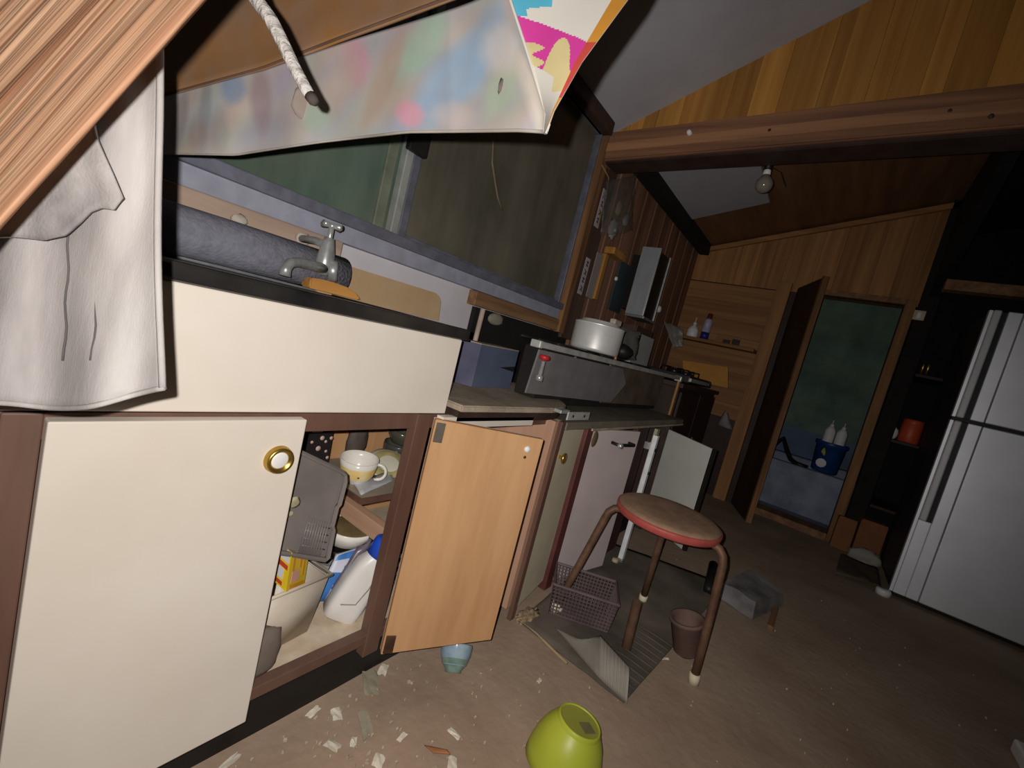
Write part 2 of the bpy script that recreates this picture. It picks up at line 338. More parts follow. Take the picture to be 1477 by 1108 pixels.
# ================================================================== SINK UNIT
sc = thing('sink_cabinet', 'long cream fronted sink cabinet with brown frame and one open compartment', 'cabinet', (.3, .25, 0))
box('apron_panel', (-.52, 0, .622), (.676, .018, .777), cream, sc, .002)
box('end_panel', (.655, .018, .622), (.674, .53, .777), blackg, sc, .001)
box('toe_kick', (-.52, .05, -.005), (1.10, .065, .14), blackp, sc, .001)
box('top_rail', (-.52, .0, .592), (1.11, .02, .621), brownw, sc, .001)
box('bottom_rail', (-.52, .0, .129), (1.11, .022, .151), brownw, sc, .0015)
box('stile', (.602, -.002, .10), (.640, .022, .621), brownw, sc, .002)
box('stile', (.068, -.002, .10), (.098, .022, .621), brownw, sc, .002)
box('cabinet_floor', (-.50, .022, .134), (1.10, .48, .149), dustw, sc, .001)
box('back_panel', (-.50, .48, .10), (1.11, .495, .62), tan, sc, .001)
box('roof_panel', (-.50, .02, .606), (1.11, .48, .618), tan, sc, .001)
box('side_panel', (1.088, -.030, .04), (1.108, .48, .61), mat('pinkish_board', (190, 150, 126), .65, c2=(168, 128, 104), scale=6, stretch=(3, 3, .3)), sc, .001)
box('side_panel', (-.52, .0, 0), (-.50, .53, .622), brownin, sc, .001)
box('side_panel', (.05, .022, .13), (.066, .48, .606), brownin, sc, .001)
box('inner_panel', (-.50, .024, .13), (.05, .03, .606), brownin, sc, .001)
box('shelf_rail', (.668, .06, .285), (.692, .47, .326), mat('rail_wood', (190, 152, 124), .7, c2=(168, 130, 104), scale=8, stretch=(3, .2, 3)), sc, .002)
sh = box('shelf', (.692, .215, .326), (1.09, .475, .340), mat('shelf_top', (160, 146, 130), .7, var=.1, dust=.3), sc, .001)
box('shelf_edging', (.69, .211, .325), (1.09, .2155, .341), brownw, sh, .0005); box('shelf_edging', (.688, .215, .325), (.6925, .475, .341), brownw, sh, .0005)
d1 = box('door', (.098, -.019, .113), (.3685, -.001, .617), cream, sc, .0018)
kx = frame((.336, -.019, .5585), (0, -1, 0))
kb = lathe('knob', [(0, .004), (.0105, .005), (.0125, .0065), (.015, .010), (.018, .0105), (.0195, .007), (.0200, .002), (.0205, 0)], kx, brass, d1, 32)
lathe('knob_disc', [(0, .0075), (.010, .0072), (.0122, .0062), (.0125, .003)], kx, whitep, d1, 28)
# the open door, plain plywood inside
ang = -33.0; OX = T((.640, -.006, 0)) @ Rz(ang); dW = .240          # swung well past a right angle and sagging on its hinges
def dq(x, y, f):                                                     # f: 0 bottom edge, 1 top edge
    zb, zt_ = lerp(.108, .136, x / dW), lerp(.617, .611, x / dW); return OX @ Vector((x, y, lerp(zb, zt_, f)))
nrm = (OX.to_3x3() @ Vector((0, 1, 0)))
d2 = prism('door', [dq(.001, -.0185, 0), dq(dW, -.0185, 0), dq(dW, -.0185, 1), dq(.001, -.0185, 1)], nrm * .0165, tan, sc, .001)
prism('outer_face', [dq(.001, -.002, 0), dq(dW, -.002, 0), dq(dW, -.002, 1), dq(.001, -.002, 1)], nrm * .002, cream, d2)
hinge = mat('hinge_metal', (120, 110, 100), .5, .6, var=.2)
box('hinge', (.004, -.0215, .572), (.022, -.0185, .612), hinge, d2, .001, X=OX); box('hinge', (.004, -.0215, .112), (.024, -.0185, .152), mat('rusty_hinge', (92, 62, 46), .7, .2, var=.25, scale=30), d2, .001, X=OX)
lathe('catch_plate', [(0, .004), (.006, .004), (.007, 0)], OX @ T((dW - .032, -.0185, .585)) @ Rx(90), whitep, d2, 10); lathe('screw_hole', [(0, .001), (.003, .001), (.0035, 0)], OX @ T((dW - .033, -.0185, .567)) @ Rx(90), brownin, d2, 8)
box('post', (1.108, -.042, .0), (1.130, -.028, .612), brownw, sc, .002)
box('drawer_front', (.65, -.022, .598), (.985, -.004, .621), cream, sc, .001)
# sink top with its black nosing
st = thing('worktop', 'worktop of the sink with a worn black front nosing', 'worktop', (.1, .27, .777))
box('nosing', (-.53, -.010, .778), (.683, .02, .8005), blackg, st, .004)
box('steel_deck', (-.53, .02, .781), (.683, .545, .796), steel, st, .002)
box('end_strip', (.6825, -.006, .778), (.688, .545, .80), blackp, st, .001)
box('rear_upstand', (-.53, .53, .796), (.683, .546, .826), steel, st, .002)
# objects at the back of the sink
rollm = mat('grey_blue_foam', (124, 124, 134), .9, c2=(108, 108, 118), scale=60, bump=.3, bscale=150)
rl = thing('rolled_mat', 'thick grey blue rolled mat lying along the back of the sink', 'roll', (.1, .42, .797))
tube('roll_body', [(-.7, .435, .848), (-.3, .437, .850), (.1, .435, .848), (.4, .436, .851), (.655, .435, .849)], .0475, rollm, rl, 28)
lathe('roll_end', [(0, .0), (.012, .001), (.02, 0), (.03, .001), (.046, 0)], frame((.6555, .435, .849), (1, 0, 0)), mat('roll_end', (70, 70, 80), .9), rl, 20)
fa = thing('faucet', 'old chrome tap with a cross handle above the sink', 'tap', (.58, .37, .83))
fx, fy = .566, .362
lathe('body', [(0, -.028), (.014, -.026), (.018, -.012), (.020, .0), (.019, .012), (.016, .03), (.013, .045), (.011, .056), (.0, .058)], T((fx, fy, .866)), mat('dull_chrome', (176, 176, 174), .35, .45, var=.15, scale=50), fa, 20)
tube('spout', [(fx - .005, fy - .008, .853), (fx - .045, fy - .03, .851), (fx - .085, fy - .05, .849), (fx - .105, fy - .06, .843), (fx - .113, fy - .064, .830), (fx - .114, fy - .065, .815)], [.012, .0105, .010, .010, .010, .0115], MATS['dull_chrome'], fa, 14)
lathe('spindle', [(.006, 0), (.006, .022), (.010, .024), (.010, .031), (0, .033)], T((fx, fy, .922)), chrome, fa, 14)
for a in (20, 110):
    d = Vector((math.cos(math.radians(a)), math.sin(math.radians(a)), 0)) * .026
    tube('handle_bar', [Vector((fx, fy, .949)) - d, Vector((fx, fy, .950)), Vector((fx, fy, .949)) + d], [.007, .005, .007], chrome, fa, 10)
lathe('hose_collar', [(.022, 0), (.024, .003), (.024, .014), (.021, .018), (.0, .018)], frame((fx + .012, fy - .004, .853), (.8, -.55, .1)), MATS['dull_chrome'], fa, 18)
tube('inlet_pipe', [(fx, fy, .905), (fx, fy + .06, .912), (fx, YW - .05, .912)], .009, MATS['dull_chrome'], fa, 12)
beige = mat('beige_board', (190, 162, 126), .65, c2=(174, 144, 108), scale=4, dust=.15)
bp = [(.640, .500, .797), (1.085, .500, .797), (1.088, .512, .862), (1.078, .515, .878), (1.06, .517, .886), (.660, .517, .886), (.642, .515, .872)]
tag(prism('cutting_board', bp, (0, .012, 0), beige, bev=.002), 'beige rounded cutting board leaning on the wall behind the sink', 'board')
ob = [Vector((.553, .40, .803)) + Vector((u * .135, 0, 0)) for u in (0, 1)]
prof = [(.548, .803), (.548, .826), (.575, .829), (.61, .829), (.645, .826), (.668, .818), (.684, .806), (.680, .803)]
tag(prism('wooden_tray', [(x, .372, z) for x, z in prof], (0, .04, 0), mat('orange_wood', (190, 138, 72), .6, c2=(160, 108, 50), scale=10, stretch=(.3, 2, 2)), bev=.003), 'orange brown wooden slab lying below the tap', 'tray')
for i, (px, py, r) in enumerate(((345, 318, .014), (437, 345, .016))):
    tag(lump('sponge_scrap', onY(px, py, .485), (r * 1.2, .008, r), mat('pale_scrap', (196, 184, 172), .9, var=.15, scale=30), amp=.3, seed=i, sub=2), ('pale crumbled lump stuck on the batten left of the tap' if i == 0 else 'pale crumbled lump on the batten just behind the tap handle'), 'scrap', 'pale lumps on the wall batten')
# ================================================================== INSIDE THE OPEN COMPARTMENT
def lathe_thing(name, label, cat, prof, X, m, group=None): return tag(lathe(name, prof, X, m), label, cat, group)
cp = thing('tea_cup', 'white flowered tea cup with yellow band on the cabinet shelf', 'cup', (.738, .312, .341))
CX = T((.738, .312, .3415)) @ Rx(4) @ Ry(-3)
c_b = lathe('cup_body', [(0, .004), (.022, .004), (.023, 0), (.025, 0), (.026, .004), (.036, .012), (.0435, .028), (.0475, .048), (.0495, .066), (.0480, .066), (.046, .048), (.042, .030), (.034, .015), (0, .008)], CX, porcel, cp, 36)
lathe('yellow_band', [(.0366, .020 - .0075), (.0404, .020), (.0443, .029), (.0475, .0455), (.0480, .050)][1:], CX @ Rz(195), mat('yellow_glaze', (226, 186, 84), .25, c2=(232, 214, 170), scale=22, var=.1), c_b, 36)
flw = [mat('red_flower', (176, 84, 52), .4), mat('dark_flower', (92, 76, 70), .4)]
for i, (a, zz) in enumerate(((-98, .058), (-78, .040), (-66, .052), (-120, .030), (-52, .034))):
    rr = .0465 if zz > .045 else .0435
    lathe('flower', [(0, .0012), (.0028, .001), (.0034, 0)], CX @ frame((rr * math.cos(math.radians(a)), rr * math.sin(math.radians(a)), zz), (math.cos(math.radians(a)), math.sin(math.radians(a)), -.15)), flw[i % 2], c_b, 8)
hp = []
for t in range(11):
    a = math.radians(100 - t * 22); hp.append(CX @ Rz(-40) @ Vector((.044 + .024 * max(0, math.cos(a * .9)) + .004, 0, .034 + .021 * math.sin(a))))
tube('handle', hp, .0042, porcel, cp, 10)
pl = thing('plate', 'cream plate with olive ring leaning beyond the tea cup', 'plate', (.86, .33, .341))
PX = T((.868, .345, .362)) @ Rz(-30) @ Rx(30)
lathe('plate_body', [(0, 0), (.034, .0), (.05, .004), (.068, .012), (.0685, .014), (.05, .008), (.034, .004), (0, .004)], PX @ Rx(180) @ T((0, 0, -.004)), mat('cream_china', (214, 208, 188), .3, var=.05), pl, 36)
lathe('olive_ring', [(.030, -.0005), (.038, .0), (.052, -.004), (.053, -.0045)], PX @ T((0, 0, .0045)), mat('olive_glaze', (178, 168, 112), .3, var=.15, scale=30), pl, 36)
gl = tag(lathe('glass_bowl', [(0, .0), (.03, .0), (.033, .004), (.05, .03), (.053, .048), (.049, .048), (.045, .03), (.03, .008), (0, .006)], T((.962, .42, .40)) @ Rx(8), mat('dusty_glass', (120, 118, 100), .15, var=.15, trans=.55, ior=1.45)), 'dusty glass bowl at the back of the shelf above the plate', 'bowl')
tag(lathe('glass_dish', [(0, 0), (.04, 0), (.048, .008), (.050, .05), (.048, .058), (.044, .05), (.04, .01), (0, .006)], T((.962, .42, .341)), mat('grey_glass', (96, 94, 86), .25, trans=.3)), 'grey glass dish standing under the glass bowl on the shelf', 'dish')
tag(lump('dark_pouch', (.80, .42, .41), (.032, .02, .062), mat('grey_brown_pouch', (92, 80, 72), .7), amp=.2, seed=4), 'grey brown pouch standing behind the tea cup', 'pouch')
pk = thing('spotted_packet', 'black packet with pale pink spots behind the grey tray', 'packet', (.66, .36, .34))
q0, q1, q2, q3 = onY(448, 622, .33), onY(482, 621, .33), onY(474, 668, .33), onY(438, 655, .33)
prism('packet_body', [q0, q1, q2, q3], (0, .02, 0), mat('black_print', (36, 32, 34), .45, var=.1), pk, .002)
sp_m = mat('pink_spot', (204, 172, 160), .5, var=.1)
for px, py, r in ((465, 632, 3), (478, 632, 2.4), (470, 637, 2), (459, 647, 3.4), (470, 651, 2), (450, 638, 2), (472, 660, 2.2)):
    lathe('spot', [(0, .001), (r * .0018, .0008), (r * .0019, 0)], frame(onY(px, py, .3295), (0, -1, 0)), sp_m, pk, 12)
p = onY(458, 620, .32); box('packet_clip', (p.x - .014, .318, p.z - .006), (p.x + .014, .352, p.z + .007), whitep, pk, .002)
tr = thing('grey_tray', 'smoky grey plastic tray propped upright in the cabinet', 'tray', (.46, .08, .26))
trm = mat('smoky_plastic', (124, 115, 111), .4, c2=(104, 98, 96), scale=7, dust=.18)
c00, c10, c11, c01 = onY(408, 640, .085), onY(499, 683, .085), onY(470, 806, .055), onY(372, 790, .055)
uu = (c10 - c00); vv_ = (c01 - c00)
def trp(u, v): return lerp(lerp(c00, c10, u), lerp(c01, c11, u), v)
ol = [trp(0, 0), trp(.90, .0), trp(.965, .02), trp(.995, .09), trp(.985, .36), trp(.955, .40), trp(.95, .62), trp(.985, .66), trp(1, .97), trp(.97, 1.0), trp(0, 1)]
prism('tray_floor', ol, (0, .006, 0), trm, tr, .0015)
bm = bmesh.new(); add_tube(bm, [o + Vector((0, -.006, 0)) for o in ol], .0045, 6)
link('tray_rim', bm_mesh(bm), tr, None, trm)
for i in range(9): tube('rib', [trp(.58 + i * .04, .60) + Vector((0, -.0015, 0)), trp(.56 + i * .04, .99) + Vector((0, -.0015, 0))], .0016, trm, tr, 5)
for i in range(4): tube('cross_rib', [trp(.57, .66 + i * .08) + Vector((0, -.0012, 0)), trp(.94, .66 + i * .08) + Vector((0, -.0012, 0))], .0013, trm, tr, 5)
lump('crust', trp(.32, .50) + Vector((0, -.002, 0)), (.010, .0012, .010), mat('pale_crust', (186, 176, 140), .9, var=.2, scale=60), tr, .5, 3, 2); lump('crust', trp(.30, .62) + Vector((0, -.002, 0)), (.006, .001, .005), MATS['pale_crust'], tr, .5, 3, 2, 3)
yb = thing('yellow_box', 'yellow and red printed carton sitting in the white tub', 'box', (.45, .07, .27))
yel = mat('yellow_card', (238, 206, 44), .45, var=.05); red_ = mat('red_print', (206, 74, 52), .5, var=.08); wpr = mat('white_print', (222, 218, 222), .5, var=.05); ora = mat('orange_print', (226, 158, 36), .5, var=.05); pnk = mat('pink_print', (236, 176, 160), .5, var=.05)
BT = [Vector(v) for v in (onY(421, 798, .045), onY(447, 791, .085), onY(428, 778, .12), onY(398, 778, .085))]
dn = Vector((0, 0, -.075))
BB = [b + dn + Vector((.004, 0, 0)) for b in BT]
me = raw(BT + BB, [(0, 1, 2, 3), (7, 6, 5, 4), (0, 4, 5, 1), (1, 5, 6, 2), (2, 6, 7, 3), (3, 7, 4, 0)]); link('carton', me, yb, None, yel)
prism('carton_top', [b + Vector((0, 0, .0005)) for b in BT], (0, 0, .001), mat('grey_card', (168, 158, 132), .8), yb)
def face_patch(name, A, B, C_, u0, u1, v0, v1, m, out):
    f = lambda u, v: A + (B - A) * u + (C_ - A) * v
    prism(name, [f(u0, v0) + out, f(u1, v0) + out, f(u1, v1) + out, f(u0, v1) + out], out * .5, m, yb)
o1 = Vector((.0006, -.0006, 0)); o2 = Vector((-.0005, -.0008, 0))
for u0, u1, v0, v1, m_ in ((.12, .24, .12, .5, ora), (.5, .62, .1, .45, ora), (.72, .82, .1, .7, ora), (.15, .55, .5, .8, pnk), (.1, .9, .86, .96, ora)): face_patch('print', BT[0], BT[1], BB[0], u0, u1, v0, v1, m_, o1)
for u0, u1, v0, v1, m_ in ((.08, .7, .03, .3, wpr), (.1, 1, .36, .48, red_), (.3, 1, .5, .78, wpr), (.3, .9, .84, .94, red_)): face_patch('print', BT[0], BT[3], BB[0], u0, u1, v0, v1, m_, o2)
tb = thing('white_tub', 'milky white plastic tub holding the yellow carton', 'tub', (.46, .10, .15))
tubw = mat('milky_plastic', (206, 196, 182), .45, c2=(188, 174, 156), scale=8)
def tubring(z, g): return [Vector((.392 - g, .055 - g * .6, z)), Vector((.515 + g, .072 - g * .6, z)), Vector((.500 + g, .175 + g, z)), Vector((.385 - g, .16 + g, z))]
o_ = [tubring(.150, 0), tubring(.272, .016)]; i_ = [tubring(.270, .012), tubring(.156, -.004)]; V = [v for r in (o_[0], o_[1], i_[0], i_[1]) for v in r]
F = [(3, 2, 1, 0)] + [(r * 4 + k, r * 4 + (k + 1) % 4, r * 4 + 4 + (k + 1) % 4, r * 4 + 4 + k) for r in range(3) for k in range(4)] + [(12, 13, 14, 15)]
bm = bmesh.new(); bm.from_mesh(raw(V, F)); bmesh.ops.bevel(bm, geom=list(bm.edges), offset=.003, segments=2, affect='EDGES'); link('tub_body', bm_mesh(bm), tb, None, tubw, True)
rm = tubring(.274, .018); bm = bmesh.new(); add_tube(bm, rm + [rm[0]], .0035, 8); link('tub_rim', bm_mesh(bm), tb, None, tubw, True)
bt = thing('detergent_bottle', 'white plastic bottle with a blue cap leaning in the cabinet', 'bottle', (.60, .075, .15))
BX = T((.588, .085, .150)) @ Rz(-30) @ Ry(22)
btm = mat('bottle_white', (222, 218, 216), .35, c2=(204, 198, 192), scale=6)
bm = bmesh.new(); NS = 24; rings = []
for z, rx, ry, sq in ((0, .030, .022, .5), (.006, .037, .028, .5), (.03, .038, .029, .5), (.09, .037, .028, .55), (.125, .033, .026, .6), (.145, .024, .021, .8), (.155, .018, .018, 1), (.160, .0, .0, 1)):
    rings.append([bm.verts.new(BX @ Vector((math.copysign(abs(math.cos(a)) ** sq, math.cos(a)) * rx, math.copysign(abs(math.sin(a)) ** sq, math.sin(a)) * ry, z))) for a in [2 * math.pi * (k + .5) / NS for k in range(NS)]] if rx else [bm.verts.new(BX @ Vector((0, 0, z)))])
bm.faces.new(rings[0][::-1])
for A, B in zip(rings, rings[1:]):
    for k in range(NS): bm.faces.new((A[k], A[(k + 1) % NS], B[(k + 1) % NS], B[k]) if len(B) > 1 else (A[k], A[(k + 1) % NS], B[0]))
link('bottle_body', bm_mesh(bm), bt, None, btm, True)
lathe('cap', [(.0, .188), (.021, .188), (.0255, .184), (.0265, .178), (.027, .150), (.0, .148)], BX, mat('blue_cap', (40, 84, 206), .35, var=.1), bt, 24)
tube('grip_seam', [BX @ Vector((.012, -.0275, .125)), BX @ Vector((.014, -.0285, .09)), BX @ Vector((.008, -.029, .05)), BX @ Vector((-.02, -.0285, .04))], .0013, mat('seam_grey', (150, 140, 132), .6), bt, 6)
bw_ = thing('soup_bowl', 'white bowl with stale brown liquid behind the grey tray', 'bowl', (.66, .22, .22))
WX = T((.668, .215, .235)) @ Rx(8)
lathe('bowl_body', [(0, 0), (.03, 0), (.05, .015), (.062, .038), (.066, .055), (.063, .056), (.058, .038), (.045, .02), (0, .012)], WX, porcel, bw_, 36)
lathe('liquid', [(0, .034), (.054, .034), (.056, .033)], WX, mat('stale_soup', (128, 110, 76), .25, var=.2, scale=12), bw_, 30)
tag(lathe('dark_bowl', [(0, 0), (.035, 0), (.055, .02), (.06, .032), (.056, .032), (.03, .006), (0, .005)], T((.668, .215, .204)), mat('black_lacquer', (38, 32, 30), .3)), 'black lacquer bowl under the white soup bowl', 'bowl')
tag(lathe('grey_basin', [(0, 0), (.05, 0), (.062, .03), (.070, .0535), (.066, .0535), (.058, .03), (.045, .006), (0, .005)], T((.668, .222, .150)), mat('grey_enamel', (150, 152, 148), .4)), 'pale grey basin at the bottom of the stacked bowls', 'basin')
bgw = thing('soap_packet', 'blue and white soft packet standing beside the white bottle', 'packet', (.56, .14, .15))
g = patch(onY(486, 800, .15), onY(520, 790, .15), onY(500, 862, .145), onY(452, 866, .14), 8, 8, lambda u, v: Vector((0, -.012 * math.sin(math.pi * u) * math.sin(math.pi * v), 0)))
blue_ = mat('blue_print', (74, 128, 200), .4, var=.15, scale=30)
sheet('film', g, .012, None, bgw, True, lambda i, j: 1 if (j in (0, 1) and i > 2) or (i == 0) or (i + j in (5, 6)) else 0, [mat('pale_film', (206, 206, 220), .35, var=.08), blue_])
g = patch(onY(516, 788, .135), onY(535, 775, .135), onY(507, 838, .13), onY(478, 850, .125), 6, 6, lambda u, v: Vector((0, -.01 * math.sin(math.pi * u), 0)))
tag(sheet('clear_bag', g, .008, mat('dim_film', (110, 108, 118), .3, c2=(92, 74, 84), scale=25)), 'dim clear bag between the blue packet and the white bottle', 'bag')
g = patch(onY(545, 855, .10), onY(560, 820, .10), onY(552, 870, .10), onY(528, 890, .10), 4, 4)
dk = thing('dish_rack', 'ribbed grey rack behind the foot of the white bottle', 'rack', (.70, .13, .15))
for i in range(4): box('bar', (.70, .100 + .006 * i, .158 + .018 * i), (.84, .106 + .006 * i, .167 + .018 * i), mat('rack_grey', (150, 142, 130), .6), dk, .002)
box('rack_side', (.694, .098, .150), (.70, .130, .235), MATS['rack_grey'], dk, .002); box('rack_side', (.84, .098, .150), (.846, .130, .235), MATS['rack_grey'], dk, .002)
tag(lump('grey_cloth', (.400, .032, .185), (.034, .016, .05), mat('grey_rag', (118, 106, 96), .9, var=.12, scale=8), amp=.22, seed=2, flat=.150), 'crumpled grey rag on the cabinet floor beside the cream door', 'rag')
g = patch((.66, .20, .3418), (.80, .25, .3418), (.83, .30, .345), (.68, .27, .346), 8, 4, lambda u, v: Vector((0, 0, .004 * abs(noise.noise((u * 6, v * 5, 1))))))
tag(sheet('crumpled_wrap', [[q + Vector((.04, .03, 0)) for q in r] for r in g], .001, mat('clear_wrap', (214, 214, 220), .12, trans=.25, var=.05)), 'crumpled clear wrap on the shelf in front of the cup', 'wrap')
# ================================================================== LOW COUNTER, STOVE
ctm = mat('dusty_counter', (178, 162, 142), .85, c2=(144, 128, 110), scale=12, bump=.15, dust=.3)
lc = thing('counter_slab', 'dusty stone coloured counter slab with rounded corner beside the sink', 'worktop', (.95, .25, .617))
cpoly = [(.690, -.03), (1.06, -.03), (1.13, -.02), (1.20, .01), (1.26, .06), (1.30, .12), (1.32, .2), (1.32, .54), (.690, .54)]
prism('slab', [(x, y, .634) for x, y in cpoly], (0, 0, .014), ctm, lc, .003)
prism('dark_edge', [(x + (0 if x < .7 else -.01), y + (.008 if y < .5 else 0), .612) for x, y in cpoly], (0, 0, .0215), brownin, lc)
bx_ = thing('blue_box', 'faded blue carton with torn side standing on the dusty counter', 'box', (.93, .2, .649))
bl = mat('faded_blue_card', (84, 94, 116), .7, c2=(72, 80, 100), scale=6, dust=.06); bl2 = mat('blue_violet_card', (84, 84, 108), .7, dust=.05)
q = [onZ(680, 558, .649), onZ(735, 560, .649)]; fx0, fx1 = q[0], q[1]; 
zt = .118
prism('front', [fx0, fx1, fx1 + Vector((0, 0, zt)), fx0 + Vector((0, 0, zt))], (0, .004, 0), bl, bx_)
prism('torn_slit', [fx0 + Vector((.10, -.0012, .064)), fx1 + Vector((.0005, -.0012, .052)), fx1 + Vector((.0005, -.0012, .070)), fx0 + Vector((.17, -.0012, .069))], (0, .001, 0), darkm, bx_)
prism('left_side', [fx0, fx0 + Vector((-.03, .07, 0)), fx0 + Vector((-.03, .07, zt)), fx0 + Vector((0, 0, zt))], (.004, .002, 0), bl2, bx_)
prism('right_side', [fx1, fx1 + Vector((-.03, .07, 0)), fx1 + Vector((-.03, .07, zt)), fx1 + Vector((0, 0, zt))], (-.004, .002, 0), bl, bx_)
prism('dark_inside', [fx0 + Vector((.0, .02, .002)), fx1 + Vector((-.01, .02, .002)), fx1 + Vector((-.04, .07, .002)), fx0 + Vector((-.02, .07, .002))], (0, 0, zt - .006), darkm, bx_)
prism('dusty_lid', [fx0 + Vector((0, 0, zt)), fx1 + Vector((0, 0, zt)), fx1 + Vector((-.03, .07, zt)), fx0 + Vector((-.03, .07, zt))], (0, 0, .003), ctm, bx_)
tag(tube('wooden_dowel', [(1.195, .42, .649), onY(697, 446, .42)], .009, mat('pale_dowel', (206, 180, 164), .7)), 'short pale dowel standing behind the blue carton', 'stick')
tag(lump('plaster_lump', onY(715, 461, .52), (.05, .012, .024), mat('pale_plaster', (150, 142, 126), .9), amp=.2, seed=6, sub=2), 'pale plaster patch under the window sill beside the dowel', 'plaster')
# long stove table
sv = thing('stove_table', 'long low grey stove stand with silver top frame on the counter', 'stove', (1.65, .22, .62))
L0, L1 = onY(775, 496, .03).x, onY(980, 550, .03).x
dk2 = mat('stove_grey', (122, 119, 120), .5, .1, var=.1, scale=14, dust=.12)
silv = mat('dull_silver', (190, 188, 184), .45, .3, var=.15, scale=25, dust=.15)
box('frame_bar', (L0, .02, .798), (L1, .045, .815), silv, sv, .003)
box('end_cap', (L0 - .004, .017, .796), (L0 + .012, .05, .816), silv, sv, .003); box('end_cap', (L1 - .03, .016, .79), (L1 + .004, .05, .818), chrome, sv, .003)
for x, y in ((L1 - .022, .022), (L1 - .022, .26)): box('leg', (x, y, .612 if x > 1.4 else .649), (x + (.020 if x > 1.4 else .010), y + .012, .798), dk2 if x < 1.4 else mat('rusty_leg', (170, 126, 76), .6, .3), sv, .003)
b = onY(897, 535, .05)
prism('front_panel', [(L0 + .045, .046, .792), (b.x, .046, .790), (b.x + .07, .046, .735), (b.x - .03, .046, .655), (L0 + .03, .046, .668)], (0, .006, 0), dk2, sv, .001)
box('recess_panel', (b.x + .0, .10, .64), (L1 - .03, .106, .795), mat('grimy_tin', (112, 96, 84), .6, .2, var=.2, scale=10), sv, .001)
box('body', (L0 + .09, .056, .652), (1.30, .13, .797), darkm, sv, .004); box('body', (1.30, .11, .62), (L1 - .02, .28, .797), darkm, sv, .004)
for x in (L0 + .30, L0 + .62, L0 + .95): lathe('burner', [(.06, 0), (.062, .03), (.04, .042), (0, .045)], T((x, .16, .797)) @ Matrix.Diagonal((1, 1, .35, 1)), blackp, sv, 20); [tube('grate_bar', [(x - .1, .16 + dy, .819), (x + .1, .16 + dy, .819)], .005, blackp, sv, 6) for dy in (-.07, 0, .07)]
lathe('stamp', [(0, .001), (.012, .001), (.013, 0)], T((L0 + .26, .0495, .783)) @ Rx(90), chrome, sv, 10)
gc = thing('gas_cock', 'silver gas valve with a red knob at the left end of the stove', 'valve', onY(777, 549, .0))
p0, p1 = onY(777, 549, .0), onY(785, 518, .0)
tube('stem', [p0, lerp(p0, p1, .2), lerp(p0, p1, .25), lerp(p0, p1, .9)], [.010, .010, .006, .0055], chrome, gc); lathe('red_knob', [(.006, -.004), (.014, 0), (.015, .006), (.012, .010), (0, .011)], frame(p1, p1 - p0), mat('red_plastic', (186, 44, 48), .4), gc, 14)
pt = thing('cooking_pot', 'dented aluminium pot with flat lid on the stove frame', 'pot', (1.585, .16, .82))
alp = mat('aluminium_pot', (222, 220, 216), .42, .35, var=.06, scale=16, dust=.12)
PT = T((1.575, .155, .826))
lathe('pot_body', [(0, .0), (.085, 0), (.092, .004), (.0935, .012), (.0945, .098), (.097, .101), (.094, .104), (.09, .10), (.088, .02), (0, .01)], PT, alp, pt, 40)
lathe('lid', [(.090, .100), (.088, .106), (.074, .109), (.072, .116), (.066, .118), (0, .117)], PT, alp, pt, 36)
p = PT @ Vector((.03, -.045, .118)); box('lid_block', (p.x - .03, p.y - .012, p.z), (p.x + .03, p.y + .012, p.z + .02), mat('pale_block', (206, 190, 172), .6), pt, .004)
tube('pan_foot', [(1.58, .062, .815), (1.58, .062, .830)], .006, mat('copper', (180, 130, 100), .4, .5), pt, 8)
gb = thing('grey_carton', 'pale grey carton draped with a clear bag behind the pot', 'box', (2.35, .32, .75))
box('carton_body', (2.25, .27, .815), (2.52, .45, .985), mat('grey_box', (170, 170, 168), .7, var=.06), gb, .004); box('brown_flap', (2.25, .28, .986), (2.50, .45, 1.02), mat('brown_flap', (84, 56, 46), .7), gb, .003)
g = patch(onY(893, 470, .28), onY(925, 480, .26), onY(918, 520, .25), onY(887, 520, .26), 8, 8, lambda u, v: Vector((.0, .02 * noise.noise((u * 5, v * 4, 3)), 0)))
tag(sheet('plastic_bag', g, .003, mat('bag_film_grey', (126, 126, 118), .35, var=.12, alpha=.85)), 'greyish clear bag hanging between the pot and the grey carton', 'bag')
tag(lump('kettle_lid', (1.95, .20, .862), (.05, .05, .036), blackp, amp=.15, sub=2), 'black knobbed lump just behind the pot lid', 'lid')
# ================================================================== NEXT LOW UNIT
u2 = thing('low_cabinet', 'low dark framed cabinet with olive door under the stove', 'cabinet', (1.7, .25, 0))
box('worktop', (1.13, -.045, .588), (2.36, .52, .611), mat('grimy_top', (116, 106, 94), .8, dust=.35), u2, .003)
box('nosing', (1.30, -.05, .582), (2.36, -.044, .590), ctm, u2, .001)
olv = mat('olive_laminate', (222, 212, 184), .5, var=.05, dust=.12)
dd = prism('door', [(1.134, -.038, .03), (1.345, .0, .03), (1.345, .0, .585), (1.134, -.038, .585)], (-.003, .017, 0), olv, u2, .002)
lathe('knob', [(.004, 0), (.005, .008), (.010, .012), (.0155, .014), (.0165, .018), (.014, .021), (0, .022)], frame((1.150, -.035, .505), (.18, -1, 0)), brass, dd, 22)
box('stile', (1.346, -.014, .0), (1.391, .03, .588), mat('maroon_paint', (98, 54, 50), .55, var=.15), u2, .002)
box('carcass_side', (1.37, .0, .0), (1.385, .5, .588), brownin, u2, .001); box('carcass_back', (1.37, .48, 0), (2.34, .495, .588), darkm, u2, .001)
box('carcass_floor', (1.385, .02, .03), (2.33, .48, .045), darkm, u2, .001)
box('divider', (1.80, -.02, .0), (1.94, .0, .588), mat('maroon_dark', (74, 46, 46), .55), u2, .002)
box('carcass_side', (2.325, .0, 0), (2.345, .5, .588), brownin, u2, .001)
